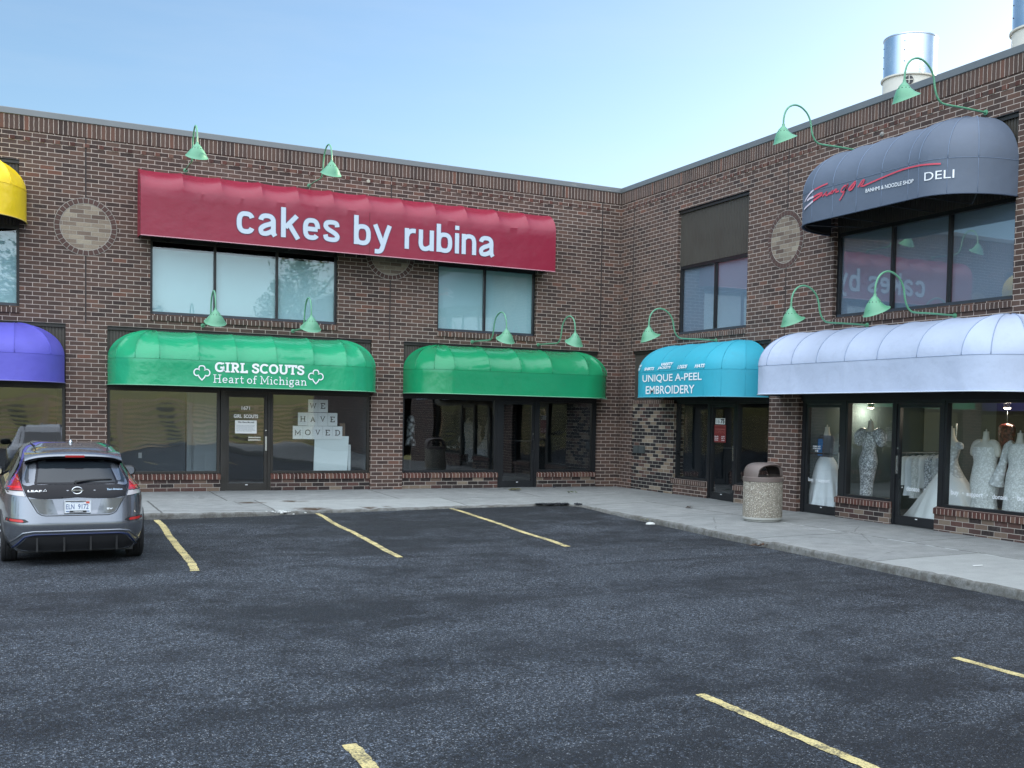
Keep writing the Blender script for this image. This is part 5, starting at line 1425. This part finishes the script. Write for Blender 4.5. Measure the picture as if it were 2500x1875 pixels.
# rubble of asphalt heaped on the kerb at the inner corner
g = MB(); rr = random.Random(4)
for k in range(330):
    t = rr.random(); px, py = c0.lerp(c2, t) if t < .8 else c2.lerp(c3, (t-.8)*2.2)
    off = abs(rr.gauss(0, .075)); x = px+rr.uniform(-.03, .03)+off*.5; y = py+off*.85-.05; r_ = rr.uniform(.012, .045)*(1-min(.6, off*2)); z = -.095+rr.uniform(-.02, .01)
    a = rr.uniform(0, 6.28); P = [(x+r_*rr.uniform(.7, 1.2)*math.cos(a+i*1.05), y+r_*rr.uniform(.7, 1.2)*math.sin(a+i*1.05), z+rr.uniform(0, .008)) for i in range(6)]; T_ = (x, y, z+r_*.7)
    for i in range(6): g.face([P[i], P[(i+1)%6], T_])
g.build('asphalt_crumbs', M_ASPH, kind='stuff')

# ------------------------------------------------------------------ the parked hatchback (built full size, nose towards +Y)
M_CARP, nt, b = newmat('grey metallic paint')
b.inputs['Base Color'].default_value = (.175,.188,.212,1); b.inputs['Metallic'].default_value = .7; b.inputs['Roughness'].default_value = .24
b.inputs['Coat Weight'].default_value = 1.0; b.inputs['Coat Roughness'].default_value = .03
M_GLOSSBLK = simple('gloss black', (.006,.006,.009), .10, spec=.22)
M_CARGLASS = simple('dark car glass', (.012,.016,.020), .03, spec=.5)
M_TRED = simple('red lamp lens', (.33,.008,.014), .12, coat=.5)
M_TCLEAR = simple('clear lamp lens', (.45,.43,.43), .12, coat=.5)
M_TYRE = simple('tyre rubber', (.014,.014,.015), .8, var=.2, vscale=20)
M_RIM = simple('alloy rim', (.35,.36,.37), .3, 1.0)
M_NAVY = simple('dark blue trim', (.012,.022,.075), .3)
M_MIRRG = simple('mirror glass', (.75,.78,.80), .02, 1.0)
car = thing('parked_car', 'grey hatchback parked nose in, seen from behind, licence plate ELN 9172', 'car', (0,0,0))
ZT = [.20,.30,.42,.55,.70,.85,.93,1.0,1.08,1.16,1.25,1.35,1.42,1.48,1.545,1.605]
WT = [.80,.855,.885,.895,.895,.89,.882,.866,.825,.775,.727,.682,.655,.628,.575,.43]
RT = [.10,.05,.02,.0,.03,.06,.075,.10,.18,.285,.41,.56,.665,.76,.95,1.30]
FT = [4.25,4.38,4.44,4.46,4.45,4.38,4.28,4.05,3.60,3.38,3.15,2.90,2.72,2.55,2.35,2.0]
tw = list(zip(ZT, WT)); tr_ = list(zip(ZT, RT)); tf = list(zip(ZT, FT)); YC = 2.25
def nexp(z): return interp([(.2,6.5), (.95,6.2), (1.15,5), (1.565,4)], z)
def rear_y(x, z):
    w = interp(tw, z); n = nexp(z); q = min(.9995, abs(x)/w)
    return YC-(YC-interp(tr_, z))*(1-q**n)**(1/n)
def side_x(y, z):
    w = interp(tw, z); n = nexp(z); L = YC-interp(tr_, z) if y < YC else interp(tf, z)-YC
    q = min(.9995, abs(y-YC)/L)
    return w*(1-q**n)**(1/n)
zz = []
for a, b2 in zip(ZT, ZT[1:]): zz += [lerp(a, b2, i/4) for i in range(4)]
zz.append(ZT[-1])
rows = []
NA = 120
for z in zz:
    w = interp(tw, z); n = nexp(z); row = []
    for k in range(NA):
        a = 2*math.pi*k/NA; c, s = math.cos(a), math.sin(a)
        L = interp(tf, z)-YC if s > 0 else YC-interp(tr_, z)
        row.append((w*math.copysign(abs(c)**(2/n), c), YC+L*math.copysign(abs(s)**(2/n), s), z))
    rows.append(row)
g = MB()
AX = (.86, 3.56)
for i in range(len(rows)-1):
    for k in range(NA):
        q = [rows[i][k], rows[i][(k+1)%NA], rows[i+1][(k+1)%NA], rows[i+1][k]]
        cx, cy, cz = [sum(p[j] for p in q)/4 for j in range(3)]
        if abs(cx) > .55 and any(math.hypot(cy-a, cz-.315) < .365 for a in AX): continue
        g.face(q)
g.face(rows[-1])
bd = g.build('body', M_CARP, car, smooth=True)
g = MB(); g.box(TW, -.70, .70, .22, 4.2, .17, .9)
for a in AX:
    for sg in (1, -1):
        P = [(sg*.60, a+.40*math.cos(t), .315+.40*math.sin(t)) for t in [R(-15+210*i/14) for i in range(15)]]
        Q = [(sg*(side_x(p[1], max(.21, p[2]))-.006), p[1], p[2]) for p in P]
        g.grid([P, Q])
g.build('underbody', M_BLACKPL, car)
g = MB()
for a in AX:
    for sg in (1, -1):
        P = []
        for i in range(25):
            t = R(-18+216*i/24); y, z = a+.375*math.cos(t), .315+.375*math.sin(t)
            if z > .2: P.append((sg*(side_x(y, z)-.004), y, z))
        g.tube(P, .024, 6)
g.build('wheel_arch_trim', M_BLACKPL, car, smooth=True)
def patch(poly, mat, name, eps=.005, parent=None, cuts=7, yf=None, thick=0):
    bm = bmesh.new(); vs = [bm.verts.new((x, 0, z)) for x, z in poly]; bm.faces.new(vs)
    bmesh.ops.triangulate(bm, faces=bm.faces[:])
    for _ in range(3):
        lo = [e for e in bm.edges if e.calc_length() > .05]
        if lo: bmesh.ops.subdivide_edges(bm, edges=lo, cuts=1); bmesh.ops.triangulate(bm, faces=bm.faces[:])
    for v in bm.verts:
        e = eps(v.co.x, v.co.z) if callable(eps) else eps
        v.co.y = (yf(v.co.x, v.co.z) if yf else rear_y(v.co.x, v.co.z))-e
    bmesh.ops.recalc_face_normals(bm, faces=bm.faces)
    me = bpy.data.meshes.new(name); bm.to_mesh(me); bm.free()
    me.materials.append(mat); me.polygons.foreach_set('use_smooth', [True]*len(me.polygons))
    o = bpy.data.objects.new(name, me); COL.objects.link(o); o.parent = parent or car
    return o
def mir(p): return [(-x, z) for x, z in p][::-1]
def sidepatch(poly, mat, name, sg, eps=.004):
    bm = bmesh.new(); vs = [bm.verts.new((0, y, z)) for y, z in poly]; bm.faces.new(vs)
    bmesh.ops.triangulate(bm, faces=bm.faces[:])
    for _ in range(4):
        lo = [e for e in bm.edges if e.calc_length() > .10]
        if lo: bmesh.ops.subdivide_edges(bm, edges=lo, cuts=1); bmesh.ops.triangulate(bm, faces=bm.faces[:])
    for v in bm.verts: v.co.x = sg*(side_x(v.co.y, v.co.z)+eps)
    me = bpy.data.meshes.new(name); bm.to_mesh(me); bm.free(); me.materials.append(mat)
    me.polygons.foreach_set('use_smooth', [True]*len(me.polygons))
    o = bpy.data.objects.new(name, me); COL.objects.link(o); o.parent = car
    return o
def seam(pts, r=.005, mat=None, name='panel_gap', eps=.001, par=None):
    P = []
    for (a, b2), (c, d) in zip(pts, pts[1:]):
        n = max(2, int(math.hypot(c-a, d-b2)/.03)); P += [(lerp(a, c, i/n), lerp(b2, d, i/n)) for i in range(n)]
    P.append(pts[-1])
    g = MB(); g.tube([(x, rear_y(x, z)-eps, z) for x, z in P], r, 6)
    return g.build(name, mat or M_BLACKPL, par or car, smooth=True)
# tailgate
tg = patch([(-.655,1.075), (-.60,.925), (-.44,.89), (-.20,.895), (-.10,.905), (0,.91), (.10,.905), (.20,.895), (.44,.89), (.60,.925), (.655,1.075)], M_GLOSSBLK, 'tailgate_panel', .008)
rw = patch([(-.655,1.08), (.655,1.08), (.655,1.16), (.62,1.34), (.56,1.40), (-.56,1.40), (-.62,1.34), (-.655,1.16)], M_GLOSSBLK, 'rear_window_surround', .006)
patch([(-.60,1.10), (.60,1.10), (.615,1.14), (.60,1.22), (.565,1.31), (.50,1.36), (-.50,1.36), (-.565,1.31), (-.60,1.22), (-.615,1.14)], M_CARGLASS, 'rear_window', .010)
seam([(-.64,1.08), (-.59,.925), (-.475,.715), (-.43,.685), (-.38,.672), (.38,.672), (.43,.685), (.475,.715), (.59,.925), (.64,1.08)], .006)
for sg in (1, -1):
    q_ = [(.655,1.085), (.672,1.16), (.688,1.235), (.668,1.33), (.635,1.395), (.56,1.40), (.62,1.34), (.655,1.16)]
    patch([(sg*x, z) for x, z in q_], M_GLOSSBLK, 'black_pillar', .005)
# facets of the plate recess
fac = [(.30,.885), (.575,.905), (.455,.715), (.40,.69), (.235,.69)]
for p in (fac, mir(fac)): patch(p, M_CARP, 'tailgate_facet', lambda x, z: .004+.16*max(0, z-.69)*min(1, (abs(x)-.2)*5))
patch([(-.235,.69), (.235,.69), (.295,.885), (-.295,.885)], M_CARP, 'plate_recess', lambda x, z: .004-.14*max(0, z-.69)+.002)
# lamps
red = [(.702,1.255), (.735,1.20), (.79,1.11), (.838,1.045), (.838,1.0), (.640,1.0), (.664,1.09), (.69,1.22)]
clr = [(.838,.998), (.822,.95), (.615,.925), (.640,.998)]
for p, q in ((red, clr), (mir(red), mir(clr))):
    tl = patch(p, M_TRED, 'tail_lamp', .014)
    patch(q, M_TCLEAR, 'reverse_lens', .013, tl)
    sgn = 1 if p is red else -1
    seam([(sgn*.838,.999), (sgn*.64,.999)], .006, M_BLACKPL, 'lens_bar', .014, tl)
    patch([(sgn*x, z) for x, z in [(.66,1.03), (.815,1.03), (.80,1.045), (.672,1.06)]], simple('bright red lens', (.55,.015,.02), .15), 'lens_band', .017, tl)
rfl = [(.575,.600), (.625,.632), (.838,.645), (.842,.600), (.64,.582)]
rin = [(.635,.606), (.655,.626), (.825,.635), (.828,.606), (.65,.592)]
for p, q in ((rfl, rin), (mir(rfl), mir(rin))):
    o = patch(p, M_BLACKPL, 'reflector_housing', .006); patch(q, simple('reflector red', (.50,.03,.03), .25), 'reflector', .010, o)
# lower bumper
patch([(-.73,.235), (-.60,.385), (-.50,.412), (.50,.412), (.60,.385), (.73,.235), (.55,.205), (-.55,.205)], M_BLACKPL, 'diffuser', .006)
seam([(-.76,.235), (-.62,.40), (-.51,.425), (.51,.425), (.62,.40), (.76,.235)], .012, M_NAVY, 'blue_trim', .004)
seam([(-.80,.30), (-.64,.445), (-.52,.465), (.52,.465), (.64,.445), (.80,.30)], .016, M_CARP, 'bumper_crease', -.004)
g = MB()
for x in (-.48, -.16, .16, .48):
    g.box(TW, x-.012, x+.012, -.06, .2, .2, .385)
g.v = [(p[0], rear_y(p[0], .3)+(-.03 if p[1] > 0 else .08), p[2]) for p in g.v]
g.build('diffuser_fin', M_BLACKPL, car)
# spoiler with brake lamp
g = MB(); top = []; bot = []
for i in range(25):
    x = lerp(-.605, .605, i/24); k = abs(x)/.605
    e = .50+.14*k**4; zt = 1.435-.028*k**2-.05*k**6
    top.append([(x, .98+.05*k, 1.535-.055*k**2), (x, .72+.05*k, 1.512-.05*k**2), (x, e+.03, zt+.035), (x, e, zt+.012), (x, e+.012, zt-.02), (x, e+.16, zt-.015)])
g.grid(top); sp_ = g.build('spoiler', M_CARP, car, smooth=True)
g = MB(); g.grid([[(r[3][0], r[3][1]-.003, r[3][2]-.004), (r[4][0], r[4][1]-.002, r[4][2]-.004), (r[5][0], r[5][1]+.05, r[5][2]-.012)] for r in top]); g.build('spoiler_edge', M_GLOSSBLK, sp_, smooth=True)
g = MB(); g.box(TW, -.118, .118, .488, .51, 1.425, 1.452); g.build('brake_lamp', M_TRED, sp_)
g = MB(); g.lathe([(.05,0), (.035,.03), (.012,.055), (.002,.06)], (0, 1.32, 1.595), 16, sx=.7, sy=1.6); g.build('antenna_fin', M_CHROME, car, smooth=True)
for sg in (-1, 1):
    P = [(sg*(.47+.02*math.sin(i*.3)), 0, 0) for i in range(13)]
    g = MB(); g.tube([(p[0], lerp(.95, 2.5, i/12), 1.565+.012*math.sin(math.pi*i/12)) for i, p in enumerate(P)], .010, 6); g.build('roof_channel', M_BLACKPL, car)
# badge, lettering, plate
def car_text(txt, x, z, w, h, mat, par, off=.0, eps=.010):
    vs, fs = fit(btext(txt, off), w, h); g = MB()
    g.v = [(x+v[0], rear_y(x+v[0], z+v[1])-eps, z+v[1]) for v in vs]; g.f = list(fs); g.m = [0]*len(fs)
    return g.build('lettering', mat, par, recalc=False)
g = MB(); yb = rear_y(0, 1.0)-.016
g.tube([(.060*math.cos(2*math.pi*i/28), yb, 1.0+.045*math.sin(2*math.pi*i/28)) for i in range(29)], .009, 8, caps=False); g.box(TW, -.072, .072, yb-.007, yb+.004, .991, 1.010)
bg = g.build('badge', M_CHROME, tg)
car_text('NISSAN', -.035, .9945, .07, .011, M_BLACKINK, bg, .03, .026)
car_text('LEAF', -.585, .985, .165, .024, M_CHROME, tg, .02)
g = MB(); P = [(-.41,.985), (-.375,1.02), (-.365,.99), (-.395,.988)]; g.tube([(x, rear_y(x, z)-.012, z) for x, z in P], .004, 6); g.build('leaf_mark', M_CHROME, tg)
car_text('Zero Emission', .365, 1.0, .195, .022, simple('pale blue badge', (.45,.60,.75), .3), tg, .01)
o = car_text('SV', .355, .745, .075, .022, M_CHROME, car, .02, .03); o.name = 'trim_badge'
pl = thing('x', '', '', (0,0,0)); bpy.data.objects.remove(pl)
yp = rear_y(0, .7)-.030
g = MB(); g.box(TW, -.155, .155, yp, yp+.012, .712, .872); lp = g.build('licence_plate', simple('plate white', (.74,.78,.80), .4), car)
g = MB()
for (a, c2, z0, z1) in ((-.16,.16,.868,.876), (-.16,.16,.706,.714), (-.16,-.152,.714,.868), (.152,.16,.714,.868)): g.box(TW, a, c2, yp-.006, yp+.002, z0, z1)
g.build('plate_frame', simple('pale frame', (.6,.63,.66), .4), lp)
def plate_text(t, x, z, w, h, mat, off=0, e=.002):
    vs, fs = fit(btext(t, off), w, h); g = MB(); g.v = [(x+v[0], yp-e, z+v[1]) for v in vs]; g.f = list(fs); g.m = [0]*len(fs)
    g.build('plate_lettering', mat, lp, recalc=False)
M_PBLUE = simple('plate blue', (.03,.085,.25), .4)
plate_text('ELN', -.138, .757, .098, .066, M_PBLUE, .005); plate_text('9172', .005, .757, .125, .066, M_PBLUE, .005)
plate_text('PURE MICHIGAN', -.08, .837, .15, .012, M_PBLUE)
g = MB(); g.box(TW, -.10, .105, yp-.008, yp-.005, .712, .738); o = g.build('dealer_strip', M_BLACKINK, lp)
plate_text('NISSAN', -.05, .718, .11, .014, M_LETTER, .02, .0095)
g = MB(); g.box(TW, -.145, .10, yp-.004, yp-.002, .856, .868); g.build('frame_band', M_BLACKINK, lp)
g = MB(); g.box(TW, .10, .142, yp-.005, yp-.002, .832, .858); g.build('plate_sticker', simple('orange sticker', (.60,.09,.05), .5), lp)
g = MB(); g.box(TW, -.14, -.105, yp-.004, yp-.002, .722, .734); g.box(TW, .108, .142, yp-.004, yp-.002, .722, .734); g.build('plate_mark', M_PBLUE, lp)
# wiper
g = MB(); wp = [(-.01,1.105), (.06,1.118), (.20,1.135), (.42,1.143)]
g.tube([(x, rear_y(x, z)-.03, z) for x, z in wp], .012, 8, rads=[.020,.015,.011,.006]); g.tube([(x, rear_y(x, z)-.02, z) for x, z in [(.05,1.112),(.2,1.124),(.44,1.138)]], .007, 6)
g.tube([(-.01, rear_y(0, 1.105)+.0, 1.10), (-.01, rear_y(0, 1.105)-.04, 1.105)], .022, 10)
g.build('rear_wiper', M_BLACKPL, car)
# side glass, mirrors, windscreen, wheels
for sg in (1, -1):
    sidepatch([(.86,1.10), (.78,1.17), (.92,1.30), (1.20,1.39), (1.70,1.44), (2.25,1.43), (2.6,1.37), (3.15,1.12), (2.2,1.085), (1.3,1.085)], M_CARGLASS, 'side_window', sg)
    sidepatch([(1.52,1.09), (1.58,1.09), (1.60,1.43), (1.54,1.43)], M_BLACKPL, 'window_pillar', sg, .008)
    g = MB(); c = (sg*.93, 2.88, 1.125); rows_ = []
    for i in range(9):
        p = -1.45+2.9*i/8
        rows_.append([(c[0]+.115*math.copysign(abs(math.cos(a))**.7, math.cos(a))*math.cos(p)**.6, c[1]+.075*math.sin(p)+.02, c[2]+.082*math.copysign(abs(math.sin(a))**.7, math.sin(a))*math.cos(p)**.6) for a in [2*math.pi*k/24 for k in range(24)]])
    g.grid(rows_, closed=True); g.tube([(sg*.74, 2.95, 1.09), (sg*.85, 2.92, 1.085)], .03, 8)
    mo = g.build('wing_mirror', M_BLACKPL, car, smooth=True)
    g = MB(); g.face([(c[0]+.088*math.copysign(abs(math.cos(a))**.7, math.cos(a)), c[1]-.058, c[2]+.06*math.copysign(abs(math.sin(a))**.7, math.sin(a))) for a in [2*math.pi*k/24 for k in range(24)]]); g.build('mirror_glass', M_MIRRG, mo)
    for a in AX:
        prof = [(.205,-.10), (.255,-.103), (.295,-.10), (.312,-.085), (.318,-.06), (.318,-.045), (.312,-.042), (.312,-.036), (.318,-.033), (.319,-.004), (.313,-.002), (.313,.002), (.319,.004), (.318,.033), (.312,.036), (.312,.042), (.318,.045), (.318,.06), (.312,.085), (.295,.10), (.255,.103), (.205,.10)]
        g = MB(); rows_ = [[(sg*(.79+zq), a+rq*math.cos(t), .316+rq*math.sin(t)) for t in [2*math.pi*k/40 for k in range(40)]] for rq, zq in prof]
        g.grid(rows_, closed=True); wh = g.build('wheel', M_TYRE, car, smooth='auto')
        g = MB(); rows_ = [[(sg*(.79+zq), a+rq*math.cos(t), .316+rq*math.sin(t)) for t in [2*math.pi*k/32 for k in range(32)]] for rq, zq in [(.206,.098), (.20,.07), (.19,.02), (.04,.03), (.001,.035)]]
        g.grid(rows_, closed=True)
        for k in range(5):
            t0 = 2*math.pi*k/5; g.tube([(sg*(.79+.035), a+.03*math.cos(t0), .316+.03*math.sin(t0)), (sg*(.79+.085), a+.2*math.cos(t0), .316+.2*math.sin(t0))], .028, 6)
        g.build('rim', M_RIM, wh, smooth='auto')
        g = MB(); rows_ = [[(sg*(.79+zq), a+rq*math.cos(t), .316+rq*math.sin(t)) for t in [2*math.pi*k/24 for k in range(24)]] for rq, zq in [(.205,-.09), (.001,-.08)]]
        g.grid(rows_, closed=True); g.build('wheel_back', M_BLACKPL, wh)
wsx = lambda x, z: 0
bm_p = [(-.62,1.10), (.62,1.10), (.55,1.40), (-.55,1.40)]
def front_y(x, z):
    w = interp(tw, z); n = nexp(z); q = min(.9995, abs(x)/w)
    return YC+(interp(tf, z)-YC)*(1-q**n)**(1/n)
patch(bm_p, M_CARGLASS, 'windscreen', -.006, yf=front_y)
car.scale = (.91, .91, .91)
car.rotation_euler = (0, 0, R(1.6))
car.location = (-12.735, -9.70, asph(-12.7, -9.0)-.002)

# ------------------------------------------------------------------ the far side of the lot, seen only in reflections
tm = MB(); ct = MB()
rt_ = random.Random(12)
for k in range(7): tm.tube([(0,0,0), (.05,.02,2), (-.1,.1,4.5), (.1,0,7)], .3, 8, rads=[.32,.24,.17,.06])if k == 0 else tm.tube([(0,0,2.2+k*.5), (math.cos(k*2.1)*1.2, math.sin(k*2.1)*1.2, 4+k*.5), (math.cos(k*2.1)*2.6, math.sin(k*2.1)*2.6, 5+k*.6)], .1, 6, rads=[.12,.08,.03])
cl = [(rt_.uniform(-2.6, 2.6), rt_.uniform(-2.6, 2.6), rt_.uniform(3.4, 9.2), rt_.uniform(.8, 1.7)) for _ in range(34)]
for k in range(5200):
    cx, cy, cz, cr = rt_.choice(cl)
    v = Vector((rt_.gauss(0, 1), rt_.gauss(0, 1), rt_.gauss(0, .8))).normalized()*cr*rt_.random()**.4
    p = Vector((cx, cy, cz))*1.0+v; k2 = 1-max(0, p.z-5.5)*.10; p.x *= k2; p.y *= k2
    a = Vector((rt_.gauss(0, 1), rt_.gauss(0, 1), rt_.gauss(0, .5))).normalized(); b2 = a.cross(Vector((rt_.random(), rt_.random(), 1))).normalized(); s_ = rt_.uniform(.10, .2)
    ct.face([p+a*s_, p+b2*s_*.6, p-a*s_, p-b2*s_*.6])
tree = thing('leafy_tree', 'x', 'tree', (0,0,0), 'trees on the bank beyond the lot')
tm.build('trunk', M_BARK, tree, smooth=True); ct.build('crown', M_LEAF, tree, recalc=False)
TR = [((7,-64,3.6), 1.15, 'largest leafy tree, mirrored in the right pane of the three pane window'), ((14,-66,3.8), 1.0, 'leafy tree mirrored beside the largest one'), ((-4.6,-70,3.8), .62, 'small tree mirrored low in the left pane of the three pane window'), ((-12,-62,3.6), 1.1, 'leafy tree mirrored in the window at the left edge of the photo'), ((-64,-9,3.2), 1.1, 'tree on the bank mirrored in the turquoise shop window'), ((-62,8,2.8), 1.0, 'tree on the bank mirrored in the turquoise shop door'), ((-70,-25,3.5), 1.2, 'broad tree on the bank mirrored in the boutique glass')]
for i, (loc, s_, lab) in enumerate(TR):
    o = tree if i == 0 else dup(tree, loc, i*1.7)
    o.location = loc; o.scale = (s_,)*3; o['label'] = lab
g = MB()
for k in range(12):
    z = -1.0+k*.27
    for j in range(14):
        x = -40+j*4.0; g.box(TW, x+.01, x+3.98, -47.6-k*.02, -47.35-k*.02, z+.06, z+.20)
for j in range(15): g.box(TW, -40.1+j*4, -39.85+j*4, -47.3, -47.15, -1.0, 2.2)
tag(g.build('retaining_wall', M_TIMBER), 'brown timber retaining wall mirrored in the first green shop window', 'wall')
